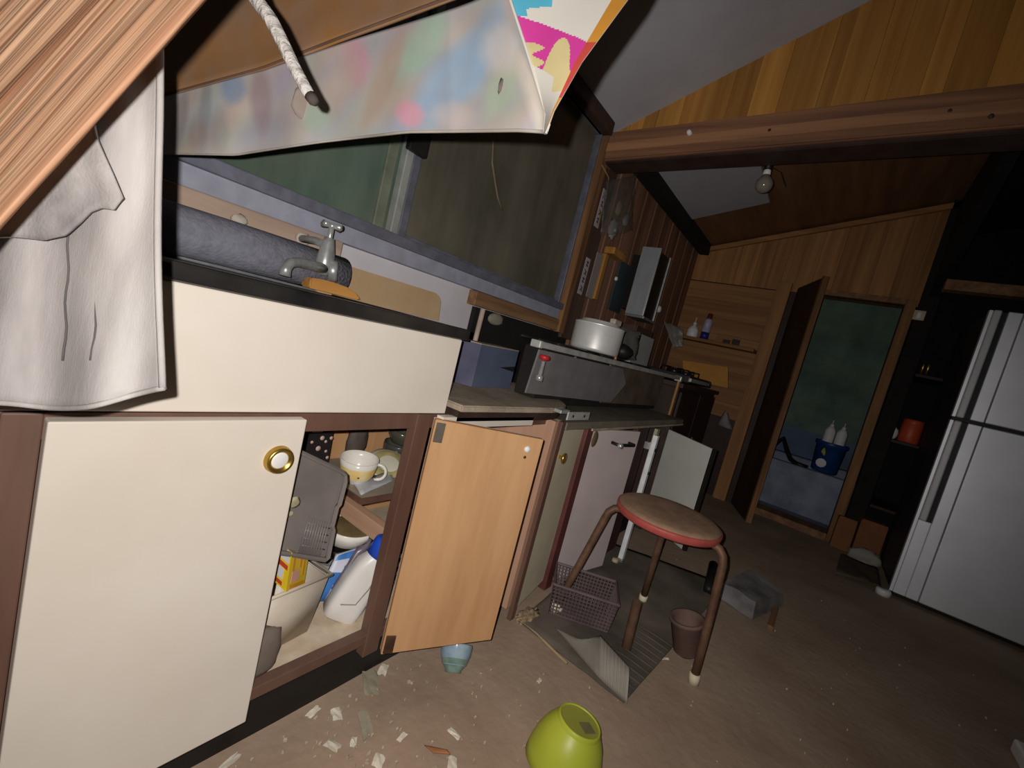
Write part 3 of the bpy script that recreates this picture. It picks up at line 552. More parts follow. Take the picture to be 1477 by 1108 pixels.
pink = mat('pinkish_laminate', (206, 190, 188), .5, var=.04, dust=.1)
A, B = Vector((1.393, .004, 0)), Vector((1.690, -.055, 0)); ax = (B - A).normalized(); ang2 = math.degrees(math.atan2(ax.y, ax.x)); DX = T(A) @ Rz(ang2)
d3 = box('door', (0, -.016, .022), ((B - A).length, 0, .575), pink, u2, .002, X=DX)
lathe('oval_badge', [(0, .0015), (.016, .0015), (.017, 0)], DX @ T((.022, -.016, .540)) @ Rx(90) @ Matrix.Diagonal((1, 1.7, 1, 1)), mat('tarnished_badge', (140, 124, 92), .4, .5, var=.2), d3, 20)
tube('handle', [DX @ Vector((.13, -.016, .53)), DX @ Vector((.13, -.04, .53)), DX @ Vector((.14, -.045, .53)), DX @ Vector((.23, -.045, .53)), DX @ Vector((.24, -.04, .53)), DX @ Vector((.24, -.016, .53))], .006, blackp, d3, 8)
lathe('handle_tip', [(0, .012), (.009, .011), (.010, 0), (.0, -.01)], DX @ T((.128, -.05, .53)) @ Rx(90), chrome, d3, 10)
br = thing('metal_bracket', 'bright metal corner bracket on the counter edge above the olive door', 'bracket', (1.22, -.05, .592))
p = onY(832, 600, -.052); box('plate', (p.x - .06, -.056, p.z - .012), (p.x + .075, -.051, p.z + .012), silv, br, .002); box('top_tab', (p.x - .10, -.054, p.z + .006), (p.x - .05, -.03, p.z + .016), chrome, br, .002)
for s in (-.03, .04): lathe('screw', [(0, .002), (.004, .0015), (.0045, 0)], frame((p.x + s, -.056, p.z), (0, -1, 0)), blackp, br, 8)
# open pale door of the next compartment, and the white stand leg
od = thing('pale_door', 'pale grey cabinet door standing wide open beyond the stool', 'door', (2.2, -.12, .08))
A, B = Vector((2.30, -.01, 0)), Vector((2.10, -.262, 0)); ax = (B - A); DX = T(A) @ Rz(math.degrees(math.atan2(ax.y, ax.x)))
box('panel', (0, -.008, .08), (ax.length, .008, .548), mat('pale_grey_laminate', (212, 211, 202), .5, var=.04, dust=.1), od, .002, X=DX); box('dark_edge', (ax.length, -.009, .08), (ax.length + .012, .009, .549), darkm, od, .001, X=DX)
lg = thing('steel_stand', 'white painted steel stand leg beside the open pale door', 'stand', (1.84, -.09, 0))
box('leg', (1.835, -.095, .012), (1.860, -.075, .56), mat('chipped_white', (236, 236, 238), .45, var=.08, scale=30, dust=.15), lg, .002)
box('leg', (1.93, -.06, .25), (1.965, -.045, .575), mat('cream_strip', (190, 176, 146), .6), lg, .002)
lathe('foot', [(0, 0), (.014, 0), (.014, .018), (.010, .022), (0, .022)], T((1.812, -.075, .0)), mat('ivory_cap', (206, 190, 150), .5), lg, 12); box('shoe', (1.832, -.098, 0), (1.863, -.072, .02), steel, lg, .003)
for zz in (.50, .40, .30): lathe('bolt', [(0, .004), (.006, .003), (.007, 0)], frame((1.848, -.095, zz), (0, -1, 0)), blackp, lg, 8)
box('lock_body', (1.80, -.08, .50), (1.83, -.06, .53), chrome, lg, .003)
# ================================================================== REAR KITCHEN
rc = thing('rear_cabinet', 'dark brown lacquered cabinet under the second cooker', 'cabinet', (2.8, .25, 0))
box('body', (2.40, .03, .0), (3.25, .50, .76), darkbrn, rc, .003); box('top', (2.38, .01, .76), (3.27, .52, .785), brownin, rc, .003)
for i, (x0, x1) in enumerate(((2.42, 2.82), (2.83, 3.23))):
    q = box('door', (x0, .015, .05), (x1, .03, .74), darkbrn, rc, .003); tube('handle', [(x1 - .04 if i == 0 else x0 + .04, .005, .40), (x1 - .04 if i == 0 else x0 + .04, .005, .48)], .005, steel, q, 6)
ck = thing('gas_cooker', 'black two burner cooker on the dark brown cabinet', 'cooker', (2.85, .2, .786))
box('cooker_body', (2.62, .05, .790), (3.12, .34, .835), blackp, ck, .006); box('front_rail', (2.60, .035, .80), (3.0, .052, .822), silv, ck, .004)
for x in (2.74, 3.0):
    lathe('burner', [(.04, 0), (.045, .014), (.03, .02), (0, .021)], T((x, .18, .835)), blackg, ck, 16)
    for a in range(4): tube('trivet_arm', [(x + .03 * math.cos(a * 1.57 + .78), .18 + .03 * math.sin(a * 1.57 + .78), .86), (x + .09 * math.cos(a * 1.57 + .78), .18 + .09 * math.sin(a * 1.57 + .78), .862), (x + .09 * math.cos(a * 1.57 + .78), .18 + .09 * math.sin(a * 1.57 + .78), .836)], .005, blackp, ck, 6)
lathe('dial', [(.02, 0), (.022, .012), (.018, .02), (0, .021)], frame((3.06, .05, .812), (0, -1, 0)), blackg, ck, 14)
tag(prism('orange_board', [onX(985, 520, 3.3), onX(1050, 530, 3.3), onX(1050, 560, 3.3), onX(985, 545, 3.3)], (.012, 0, 0), mat('orange_sheet', (184, 128, 52), .7, var=.1), bev=.002), 'orange brown board standing upright behind the black cooker', 'board')
hb = thing('wall_hood', 'silver sided wall box with black front hanging on the board wall', 'hood', (2.6, .45, 1.1))
box('silver_side', (2.50, .372, 1.10), (2.512, .478, 1.49), mat('brushed_silver', (166, 168, 174), .4, .3, var=.08, scale=20, stretch=(1, 1, .2)), hb, .002)
box('wall_mount', (2.54, .47, 1.13), (2.68, .54, 1.45), darkm, hb, .002); box('body', (2.512, .378, 1.10), (2.70, .475, 1.48), blackp, hb, .003); box('front_trim', (2.505, .368, 1.10), (2.517, .38, 1.492), chrome, hb, .002)
box('front_trim', (2.695, .370, 1.10), (2.705, .38, 1.49), silv, hb, .002); box('under_lip', (2.50, .36, 1.085), (2.71, .478, 1.10), steel, hb, .003)
tag(box('dark_green_board', (2.37, .522, 1.09), (2.53, .535, 1.37), mat('slate_green', (54, 66, 68), .6), bev=.003), 'dark green board fixed on the wall left of the silver box', 'board')
tag(lathe('wall_hook', [(0, .012), (.010, .010), (.012, 0)], frame(onY(888, 402, .520), (0, -1, 0)), whitep, seg=12), 'small round white hook on the dark green board', 'hook')
wb = thing('notice_board', 'pale grey board with an orange timber edge beside the window post', 'board', (2.08, .53, 1.08))
box('panel', (2.062, .515, 1.095), (2.135, .53, 1.325), mat('pale_notice', (150, 142, 138), .7, var=.05), wb, .002); box('edge_strip', (2.14, .505, 1.10), (2.175, .53, 1.34), boardor, wb, .002)
box('side_batten', (2.19, .515, 1.11), (2.205, .53, 1.35), oldwoodz, wb, .002); box('top_bracket', (2.15, .47, 1.345), (2.31, .53, 1.38), boardor, wb, .004)
for i, (z0, z1, x0) in enumerate(((1.42, 1.60, 1.955), (1.09, 1.27, 1.965))):
    q = thing('paper_label', ('upper' if i == 0 else 'lower') + ' white paper label with dark brush marks on the window post', 'label', (x0, .512, z0), group='brush lettered labels on the window post')
    box('paper', (x0, .5125, z0), (x0 + .045, .5145, z1), mat('label_paper', (184, 170, 174), .8, var=.08, scale=20), q, .0004)
    ink = mat('ink', (52, 40, 42), .8)
    for k in range(4):
        zc = z1 - .03 - k * .04
        for (u0, w0, u1, w1) in ((.010, .010, .034, .008), (.022, .016, .020, -.012), (.012, -.004, .032, -.008)) if (k + i) % 2 else ((.012, .012, .030, .004), (.030, .004, .012, -.012), (.020, .0, .034, -.013)):
            tube('stroke', [(x0 + u0, .5122, zc + w0), (x0 + u1, .5122, zc + w1)], .0024, ink, q, 5)
bgp = thing('hanging_bag', 'dusty clear bag with white cloth hanging on the post by the window', 'bag', (2.17, .46, 1.38))
g = patch(onY(873, 262, .47), onY(918, 250, .47), onY(912, 330, .47), onY(866, 340, .47), 12, 12, lambda u, v: Vector((.01 * noise.noise((u * 4, v * 4, 7)), -.05 * math.sin(math.pi * u) * (.4 + .6 * v) + .012 * noise.noise((u * 9, v * 7, 2)), 0)))
sheet('bag_film', g, .0015, mat('dusty_film', (120, 118, 112), .3, alpha=.22, var=.2, scale=18), bgp)
lump('white_cloth', onY(884, 330, .46), (.035, .02, .045), mat('grey_white_cloth', (156, 152, 150), .8), bgp, .35, 2.5, 3, 3); lump('cloth_wing', onY(903, 318, .46), (.025, .012, .035), MATS['grey_white_cloth'], bgp, .35, 2.5, 2, 9, None, Ry(35))
lump('yellowed_sheet', onY(893, 300, .47), (.022, .012, .04), mat('yellowed_paper', (150, 130, 96), .8), bgp, .35, 3, 2, 5)
tube('string', [onY(868, 238, .49), onY(878, 256, .49), onY(874, 285, .49), onY(862, 325, .50)], .003, mat('jute', (150, 118, 72), .9), bgp, 6)
blb = thing('light_bulb', 'bare glass bulb hanging in a black socket behind the tie beam', 'bulb', (2.06, -.1, 1.6))
pb = onX(1102, 266, 2.06); ps = onX(1109, 238, 2.06); ax = (pb - ps).normalized()
lathe('globe', [(.012, -.042), (.014, -.036), (.020, -.028), (.030, -.015), (.034, 0), (.031, .016), (.022, .027), (.010, .033), (0, .034)], frame(pb, ax), mat('bulb_glass', (150, 140, 126), .12, var=.06, trans=.35, spec=.8), blb, 24)
lathe('cap_ring', [(.0135, -.056), (.0145, -.052), (.0145, -.040), (.012, -.036)], frame(pb, ax), whitep, blb, 18)
lathe('socket', [(0, -.10), (.012, -.098), (.015, -.085), (.015, -.056), (0, -.054)], frame(pb, ax), blackp, blb, 16); tube('cord', [pb - ax * .098, pb - ax * .16, pb - ax * .16 + Vector((-.05, 0, .06))], .004, blackp, blb, 6)
tube('pull_chain', [pb - ax * .07 + Vector((0, -.014, 0)), pb - ax * .05 + Vector((0, -.05, 0)), pb + Vector((0, -.075, .0)), pb + Vector((0, -.078, -.01))], .0015, blackp, blb, 5)
# ledge on the far wall with bottles, outlet, hanging bags
struct(box('trim_12', (XF - .16, -.07, 1.115), (XF, .53, 1.138), boardhz, bev=.003))
sb = thing('spray_bottle', 'small white bottle with nozzle on the far wall ledge', 'bottle', (3.62, .40, 1.138)); X_ = T((3.62, .385, 1.138))
lathe('body', [(0, 0), (.038, 0), (.042, .006), (.042, .05), (.03, .075), (.013, .085), (.012, .10), (0, .102)], X_, whitep, sb, 20); lathe('nozzle', [(.014, .098), (.014, .112), (.005, .115), (.005, .15), (0, .15)], X_, whitep, sb, 12)
sc2 = thing('spray_can', 'slim white and blue can with a dark red cap on the far ledge', 'can', (3.61, .30, 1.138)); X_ = T((3.61, .29, 1.138))
lathe('can_body', [(0, .05), (.030, .05), (.030, .14), (.022, .155), (0, .156)], X_, mat('lilac_white', (178, 170, 196), .4, var=.1, scale=30), sc2, 20); lathe('blue_foot', [(0, 0), (.0305, 0), (.0305, .052), (0, .053)], X_, mat('deep_blue', (40, 46, 132), .4), sc2, 20)
lathe('cap', [(.018, .154), (.018, .19), (.012, .198), (0, .198)], X_, mat('dark_red_cap', (110, 40, 34), .4), sc2, 14)
ot = thing('wall_outlet', 'pair of dark brown sockets on the far wall boards', 'outlet', (XF - .02, .14, 1.10))
for px in (1047, 1061): p = onX(px, 495, XF - .012); box('socket', (XF - .018, p.y - .026, p.z - .026), (XF - .005, p.y + .026, p.z + .026), brownin, ot, .003)
box('plate', (XF - .010, .06, 1.125), (XF - .004, .23, 1.215), boardhz, ot, .002)
g = patch(onX(955, 462, 3.3), onX(985, 475, 3.3), onX(985, 500, 3.3), onX(972, 502, 3.3), 8, 8, lambda u, v: Vector((.03 * noise.noise((u * 6, v * 4, 9)), 0, 0)))
tag(sheet('limp_bag', g, .002, mat('limp_film', (140, 132, 122), .4, alpha=.8, var=.15)), 'limp pale bag hanging in the corner beside the white bottle', 'bag')
tag(lathe('wall_button', [(0, .02), (.02, .015), (.026, 0), (.02, -.015), (0, -.02)], frame(onY(950, 446, .53), (0, -1, 0)), whitep, seg=14), 'round white button on the wall right of the silver box', 'button')
tag(sheet('paper_cone', patch(onX(1046, 592, 3.72), onX(1050, 596, 3.72), onX(1056, 620, 3.72), onX(1034, 612, 3.72), 4, 4, lambda u, v: Vector((-.02 * math.sin(3.1 * u), 0, 0))), .003, mat('lilac_paper', (150, 140, 144), .8)), 'pale paper cone hanging beside the light timber post', 'paper')
# washroom contents
bt2 = thing('bathtub', 'blue white tiled bathtub inside the green washroom', 'bathtub', (4.3, -.4, 0))
box('front_wall', (4.10, -.92, 0), (4.16, .28, .38), tubm, bt2, .01); box('back_wall', (4.85, -.92, 0), (4.97, .28, .38), tubm, bt2, .01); box('end_wall', (4.16, -.92, 0), (4.85, -.85, .38), tubm, bt2, .01); box('end_wall', (4.16, .21, 0), (4.85, .28, .38), tubm, bt2, .01)
box('bottom', (4.16, -.85, 0), (4.85, .21, .06), tubm, bt2, .005)
tag(tube('black_hose', [onX(1118, 640, 4.3), onX(1130, 632, 4.3), onX(1135, 650, 4.25), onX(1140, 662, 4.2), (4.13, -.5, .39), (4.13, -.58, .385)], .018, blackp, seg=8), 'black hose looped over the edge of the bathtub', 'hose')
bu = thing('blue_bucket', 'blue bucket with yellow sticker standing on the bathtub rim', 'bucket', (4.25, -.67, .38)); X_ = T((4.22, -.68, .381))
lathe('bucket_body', [(0, 0), (.075, 0), (.085, .01), (.098, .22), (.104, .222), (.104, .23), (.096, .23), (.082, .02), (0, .012)], X_, mat('bucket_blue', (30, 72, 132), .4), bu, 28)
lathe('yellow_sticker', [(0, .002), (.03, .001), (.032, 0)], X_ @ frame((-.089, .02, .16), (-1, .1, 0)), mat('yellow_sticker', (196, 186, 60), .5), bu, 6); lathe('white_sticker', [(0, .002), (.03, .001), (.034, 0)], X_ @ frame((-.087, .03, .07), (-1, .1, 0)), wpr, bu, 10)
lathe('rim_band', [(.104, .205), (.107, .21), (.107, .23), (.104, .235)], X_, MATS['bucket_blue'], bu, 28)
for i, dy in enumerate((.035, -.04)):
    q = thing('white_bottle', ('left' if i == 0 else 'right') + ' one of two white bottles standing in the blue bucket', 'bottle', (4.22, -.68 + dy, .40), group='white bottles in the bucket'); X_ = T((4.22, -.68 + dy, .40))
    lathe('body', [(0, 0), (.033, 0), (.035, .01), (.035, .30), (.02, .33), (.012, .335), (0, .336)], X_, whitep, q, 16); lathe('pump', [(.014, .334), (.014, .35), (.005, .352), (.005, .38), (0, .38)], X_, whitep, q, 10)
struct(box('wash_step', (3.9, -.9, -.01), (4.09, .25, .03), tubm, bev=.004)).name = 'trim_13'
# boxes by the fridge
for i, (x0, y0, x1, y1, h, lb) in enumerate(((3.60, -.925, 3.70, -.825, .20, 'small brown carton against the doorway post'), (3.60, -1.07, 3.75, -.935, .23, 'taller brown carton left of the refrigerator'))):
    q = thing('brown_carton', lb, 'box', ((x0 + x1) / 2, (y0 + y1) / 2, 0), group='cartons by the refrigerator')
    cb = mat('carton_brown', (140, 90, 58), .8, var=.1, rnd=.1); box('carton_body', (x0, y0, 0), (x1, y1, h), cb, q, .004); box('carton_flap', (x0 - .012, y0 + .004, h - .05), (x0 - .002, y1 - .004, h + .012), cb, q, .001)
tag(lump('crumpled_paper', (3.53, -1.0, .03), (.04, .085, .05), mat('paper_white', (166, 160, 150), .9, var=.1), amp=.35, seed=8, flat=.002, sub=3), 'crumpled white paper in front of the brown cartons', 'paper')
tag(sheet('flattened_sack', patch((2.98, -.85, .012), (3.06, -1.05, .012), (3.40, -1.06, .02), (3.42, -.88, .02), 10, 10, lambda u, v: Vector((0, 0, .018 * abs(noise.noise((u * 4, v * 4, 6)))))), .006, mat('sack_brown', (104, 88, 72), .9)), 'flattened brown sack on the floor left of the refrigerator', 'sack')
tag(lathe('bottle_cap', [(0, .03), (.028, .03), (.032, .024), (.032, 0), (0, 0)], T((3.0, -1.055, 0)), whitep, seg=18), 'round white jar lid at the corner of the flattened sack', 'lid')
oc = thing('orange_canister', 'orange canister standing in the dark beside the refrigerator', 'canister', (3.85, -1.03, .74)); X_ = T((3.86, -1.045, .762))
lathe('can_body', [(0, 0), (.05, 0), (.054, .008), (.054, .12), (.05, .126), (.052, .13), (.052, .15), (0, .152)], X_, mat('orange_tin', (206, 84, 48), .45, var=.1), oc, 24)
tag(lump('white_ornament', (3.84, -.965, .80), (.022, .022, .04), whitep, amp=.3, seed=3, sub=2, flat=.762), 'small white ornament beside the orange canister', 'ornament')
rk = thing('dark_rack', 'dark wooden rack in the shadow beside the refrigerator', 'rack', (4.1, -1.2, 0))
box('shelf', (3.76, -1.35, .742), (4.2, -.94, .762), darkbrn, rk, .003); box('rack_side', (3.90, -.975, 0), (4.2, -.955, 1.6), darkm, rk, .002); box('rack_side', (3.78, -1.37, 0), (4.2, -1.35, 1.6), darkm, rk, .002); box('shelf', (3.78, -1.35, .3), (4.2, -.965, .32), darkbrn, rk, .003); box('shelf', (3.78, -1.35, 1.18), (4.2, -.965, 1.2), darkbrn, rk, .003)
for i, px in enumerate((1333, 1341)):
    p = onX(px, 525, 3.84); tag(lathe('brass_tube', [(0, 0), (.008, 0), (.008, .07), (.006, .075), (0, .075)], T((p.x, p.y, 1.2005)), brass, seg=10), ('left' if i == 0 else 'right') + ' of two thin brass tubes glinting on the dark rack', 'tube', 'brass tubes on the rack')
# ================================================================== REFRIGERATOR
fr = thing('refrigerator', 'tall silver two door refrigerator standing at the right', 'refrigerator', (3.36, -1.37, 0))
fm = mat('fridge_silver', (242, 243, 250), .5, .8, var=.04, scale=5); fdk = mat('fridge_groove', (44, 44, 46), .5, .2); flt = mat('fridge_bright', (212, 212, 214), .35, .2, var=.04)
FY0, FY1 = -1.078, -1.72
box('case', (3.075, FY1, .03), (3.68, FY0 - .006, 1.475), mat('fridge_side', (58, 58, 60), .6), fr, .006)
box('plinth', (3.07, FY1 + .01, 0), (3.66, FY0 - .02, .03), blackp, fr, .002)
for nm, z0, z1 in (('lower_door', .025, .937), ('upper_door', .953, 1.483)):
    dr_ = box(nm, (3.030, FY1, z0), (3.072, FY0 - .116, z1), fm, fr, .005)
    box('door_border', (3.032, FY0 - .114, z0), (3.072, FY0 - .064, z1), fm, dr_, .004)
    zz0 = .42 if nm == 'lower_door' else z0
    box('handle_groove', (3.056, FY0 - .064, zz0), (3.072, FY0 - .040, z1), fdk, dr_, .002)
    box('handle_bar', (3.024, FY0 - .042, zz0), (3.060, FY0 - .014, z1), flt, dr_, .006)
    box('edge_strip', (3.040, FY0 - .014, z0), (3.072, FY0, z1), fm, dr_, .002)
    if nm == 'lower_door': box('lower_fill', (3.034, FY0 - .064, z0), (3.072, FY0 - .014, .42), fm, dr_, .003)
box('divider', (3.045, FY1, .937), (3.075, FY0 - .002, .953), fdk, fr, .001)
# ================================================================== STOOL
so = thing('round_stool', 'three legged round stool with dusty brown seat and red rim', 'stool', (1.41, -.30, 0))
SX = T((1.385, -.318, .405))
lathe('seat_pad', [(0, .016), (.10, .0155), (.135, .013), (.148, .008), (.150, .002), (.146, 0)], SX, mat('dusty_seat', (160, 128, 104), .85, c2=(136, 108, 86), scale=20, bump=.08), so, 48)
lathe('red_rim', [(.1465, -.001), (.152, .004), (.1535, -.004), (.152, -.016), (.146, -.021), (0, -.021)], SX, mat('red_vinyl', (184, 86, 78), .5, var=.12, scale=20), so, 48)
legm = mat('rusty_tube', (116, 86, 66), .6, .25, c2=(84, 58, 44), scale=22, dust=.12); capm = mat('ivory_rubber', (218, 206, 176), .6, var=.06)
for fx_, fy_, in ((1.358, -.513), (1.632, -.262), (1.255, -.105)):
    f0 = Vector((fx_, fy_, .017 if fx_ < 1.3 else 0)); c0 = Vector((1.385, -.318, 0)); dirv = (f0 - c0); dirv.z = 0.0; dirv.normalize()
    tp = c0 + dirv * .10; e = c0 + dirv * .150
    pts = [tp + Vector((0, 0, .388)), c0 + dirv * .135 + Vector((0, 0, .388)), c0 + dirv * .158 + Vector((0, 0, .383)), c0 + dirv * .172 + Vector((0, 0, .368)), c0 + dirv * .178 + Vector((0, 0, .345)), lerp(c0 + dirv * .178 + Vector((0, 0, .345)), f0, .5), f0 + Vector((0, 0, .02)) - dirv * .002]
    l_ = tube('leg', pts, .0115, legm, so, 14); tube('foot_cap', [f0, f0 + Vector((0, 0, .028)) - dirv * .003], .0145, capm, l_, 14)
lathe('under_plate', [(.11, -.021), (.11, -.026), (0, -.026)], SX, legm, so, 30)
# ================================================================== THINGS ON THE FLOOR
matm = mat('fluted_grey_mat', (92, 84, 76), .85, c2=(78, 70, 62), scale=7, dust=.35, bump=.1); matl = mat('mat_underside', (150, 142, 132), .8, var=.08, scale=10, dust=.1)
fm_ = thing('floor_mat', 'grey ribbed plastic mat with a turned up corner under the stool', 'mat', (1.5, -.2, 0))
m00, m10, m11, m01 = Vector((1.138, -.02, .006)), Vector((1.40, .02, .006)), Vector((2.30, -.25, .006)), Vector((1.13, -.375, .006))
g = patch((1.125, -.06, .005), (1.98, .02, .005), (2.15, -.46, .005), (1.105, -.405, .005), 26, 26, lambda u, v: Vector((0, 0, .006 * abs(noise.noise((u * 5, v * 5, 4))))))
sheet('mat_body', g, .003, matm, fm_, True)
for i in range(11):
    u = .03 + .03 * i; a = lerp(Vector((1.105, -.405, .010)), Vector((2.15, -.46, .010)), u); b = a + (Vector((1.125, -.06, .010)) - Vector((1.105, -.405, .010))) * .33
    tube('rib', [a, lerp(a, b, .5) + Vector((0, 0, .002)), b], .0028, matm, fm_, 5)
A = Vector((1.12, -.33, .010)); B = Vector((1.105, -.412, .008)); Cc = onZ(866, 917, .055); Dd = onZ(908, 963, .065)
g = patch(A, B, Dd, Cc, 16, 10, lambda u, v: Vector((-.01 * math.sin(math.pi * v), 0, .018 * math.sin(math.pi * v))))
fl_ = sheet('turned_corner', g, .002, matl, fm_, True)
for i in range(8):
    u = .06 + .125 * i; tube('corner_rib', [Vector(g[r][min(16, int(u * 16))]) + Vector((-.002, 0, .002)) for r in range(11)], .0018, matl, fl_, 5)
g = patch(A + Vector((0, 0, 0)), Cc, onZ(835, 925, .04), onZ(800, 905, .012), 8, 8, lambda u, v: Vector((0, 0, .012 * math.sin(math.pi * u) * (1 - v))))
sheet('lifted_side', g, .002, mat('mat_mid', (128, 122, 112), .7, var=.12), fl_, True)
# basket
bk = thing('plastic_basket', 'mauve grey perforated plastic basket under the stool', 'basket', (1.36, -.17, 0))
bkm = mat('mauve_plastic', (100, 84, 86), .6, c2=(82, 68, 70), scale=10, dust=.15)
b0, b1 = Vector((1.235, -.098, .012)), Vector((1.318, -.262, .012)); ed = (b1 - b0); en = Vector((-ed.y, ed.x, 0)).normalized(); en = en if en.x > 0 else -en
def bpt(u, v, z): s = 1 + z * .9; return (b0 + b1) / 2 + ed * (u - .5) * s + en * (.065 + (v - .5) * .13 * s) + Vector((0, 0, z))
def wall(name, e0, e1):
    bm = bmesh.new(); n = 18 if name == 'long_wall' else 13
    for k in range(n + 1): t = k / n; P0, P1 = lerp(Vector(e0), Vector(e1), t), None; add_tube(bm, [bpt(P0.x, P0.y, .0), bpt(P0.x, P0.y, .095)], .0022, 4)
    for k in range(9): zz = .004 + .0115 * k; add_tube(bm, [bpt(e0[0], e0[1], zz), bpt(e1[0], e1[1], zz)], .0022, 4)
    return link(name, bm_mesh(bm), bk, None, bkm)
for nm, e0, e1 in (('long_wall', (0, 0, 0), (1, 0, 0)), ('long_wall', (0, 1, 0), (1, 1, 0)), ('short_wall', (0, 0, 0), (0, 1, 0)), ('short_wall', (1, 0, 0), (1, 1, 0))): wall(nm, e0, e1)
rim = [bpt(0, 0, .097), bpt(1, 0, .097), bpt(1, 1, .097), bpt(0, 1, .097), bpt(0, 0, .097)]
bm = bmesh.new(); add_tube(bm, rim, .0055, 8); link('rim', bm_mesh(bm), bk, None, bkm)
prism('base', [bpt(0, 0, 0), bpt(1, 0, 0), bpt(1, 1, 0), bpt(0, 1, 0)], (0, 0, .004), bkm, bk)
lump('price_scrap', bpt(.18, -.03, .025), (.008, .004, .006), mat('scrap_white', (206, 200, 186), .9), bk, .3, 3, 2)
tag(tube('brown_stick', [onZ(903, 936, .012), onZ(903, 936, .012) + Vector((.055, .02, .12))], .014, mat('stick_brown', (104, 74, 54), .8, var=.2, scale=20)), 'short brown stick leaning on the end of the mauve basket', 'stick')
cpx = T((1.462, -.448, .068)) @ Rz(-60) @ Ry(-14) @ Matrix.Scale(1.2, 4)
bp_ = thing('clay_pot', 'pinkish brown clay pot standing tilted beside the near stool leg', 'pot', (1.47, -.45, 0))
lathe('pot_body', [(0, -.05), (.028, -.05), (.031, -.047), (.040, .03), (.043, .032), (.043, .040), (.037, .040), (.034, .03), (.024, -.04), (0, -.042)], cpx @ T((0, 0, .0)), mat('dull_clay', (112, 86, 78), .8, var=.14, scale=12, dust=.1), bp_, 28)
lathe('pot_foot', [(.020, -.05), (.022, -.055), (.024, -.05)], cpx, MATS['dull_clay'], bp_, 24)
cb_ = thing('clear_clamshell', 'crushed clear plastic box on the floor beyond the stool', 'box', (2.07, -.53, 0))
clm = mat('clamshell_film', (150, 148, 150), .25, c2=(110, 106, 106), scale=9, alpha=.75, dust=.15)
KX = T((2.10, -.555, 0)) @ Rz(-14)
def kp(x, y, z): return KX @ Vector((x, y, z + .008 * noise.noise((x * 14, y * 14, z * 9))))
for nm, a, b, c2_, d in (('top', (-.14, -.06, .07), (.13, -.07, .06), (.12, .07, .08), (-.13, .07, .065)), ('side', (-.15, -.07, .004), (-.14, -.06, .07), (-.13, .07, .065), (-.14, .08, .004)), ('side', (-.15, -.07, .004), (.14, -.08, .004), (.13, -.07, .06), (-.14, -.06, .07)), ('side', (.14, -.08, .004), (.13, .08, .004), (.12, .07, .08), (.13, -.07, .06))):
    g = patch(a, b, c2_, d, 10, 10); sheet(nm, [[kp(*q) for q in r] for r in g], .002, clm, cb_, False)
tag(box('wooden_offcut', (1.93, -.655, .0), (2.14, -.635, .018), oldwood, bev=.003), 'brown timber offcut at the edge of the clear plastic box', 'wood')
tag(tube('black_bottle', [onZ(1022, 852, .020), onZ(1029, 815, .020)], .020, blackp, seg=14), 'black bottle lying on the floor behind the stool leg', 'bottle')
tc_ = thing('tea_bowl', 'small blue green patterned bowl tipped beside the open door', 'bowl', (.84, -.05, 0))
TX = frame((.836, -.066, .038), (.45, .42, .72))
lathe('bowl_body', [(0, -.030), (.016, -.030), (.016, -.036), (.019, -.036), (.020, -.029), (.030, -.018), (.036, .002), (.037, .024), (.0345, .024), (.033, .002), (.026, -.016), (0, -.024)], TX, mat('green_glaze', (128, 148, 138), .15, c2=(92, 116, 108), scale=30), tc_, 32)
lathe('blue_panel', [(.0285, -.0205), (.0365, .002), (.0378, .022)], TX, mat('blue_glaze', (96, 124, 158), .15, c2=(150, 168, 176), scale=18), tc_, 32)
gbw = thing('green_bowl', 'yellow green plastic bowl lying upside down near the camera', 'bowl', (.84, -.36, 0))
GX = T((.838, -.380, .03)) @ Rz(-30) @ Ry(10)
gr = mat('lime_plastic', (176, 184, 60), .4, c2=(160, 168, 52), scale=4)
lathe('bowl_shell', [(.072, -.03), (.0755, -.028), (.0745, -.008), (.070, .018), (.061, .042), (.051, .058), (.046, .064), (.044, .067)], GX, gr, gbw, 48, True, .012)
lathe('foot_ring', [(.0465, .062), (.045, .070), (.043, .073), (.0405, .072), (.0395, .066)], GX, gr, gbw, 40)
lathe('foot_disc', [(.0415, .0705), (.030, .070), (0, .0695)], GX, mat('dusty_lime', (156, 156, 66), .6, var=.08), gbw, 36)
box('faded_label', (-.006, -.028, .0700), (.022, -.002, .0712), mat('faded_label', (132, 128, 84), .7), gbw, .0003, X=GX)
wc = onZ(1467, 1092, .02)
tag(box('white_foam_block', (wc.x - .12, wc.y - .30, 0), (wc.x + .07, wc.y - .005, .04), whitep, bev=.006), 'white foam block at the bottom right edge of the floor', 'block')
tag(lump('plaster_debris', (1.17, -.062, .004), (.045, .022, .014), mat('debris', (170, 146, 116), .95, var=.25, scale=40), amp=.5, seed=5, freq=4, flat=.001, sub=4), 'heap of crumbled tan plaster at the foot of the brown post', 'debris')
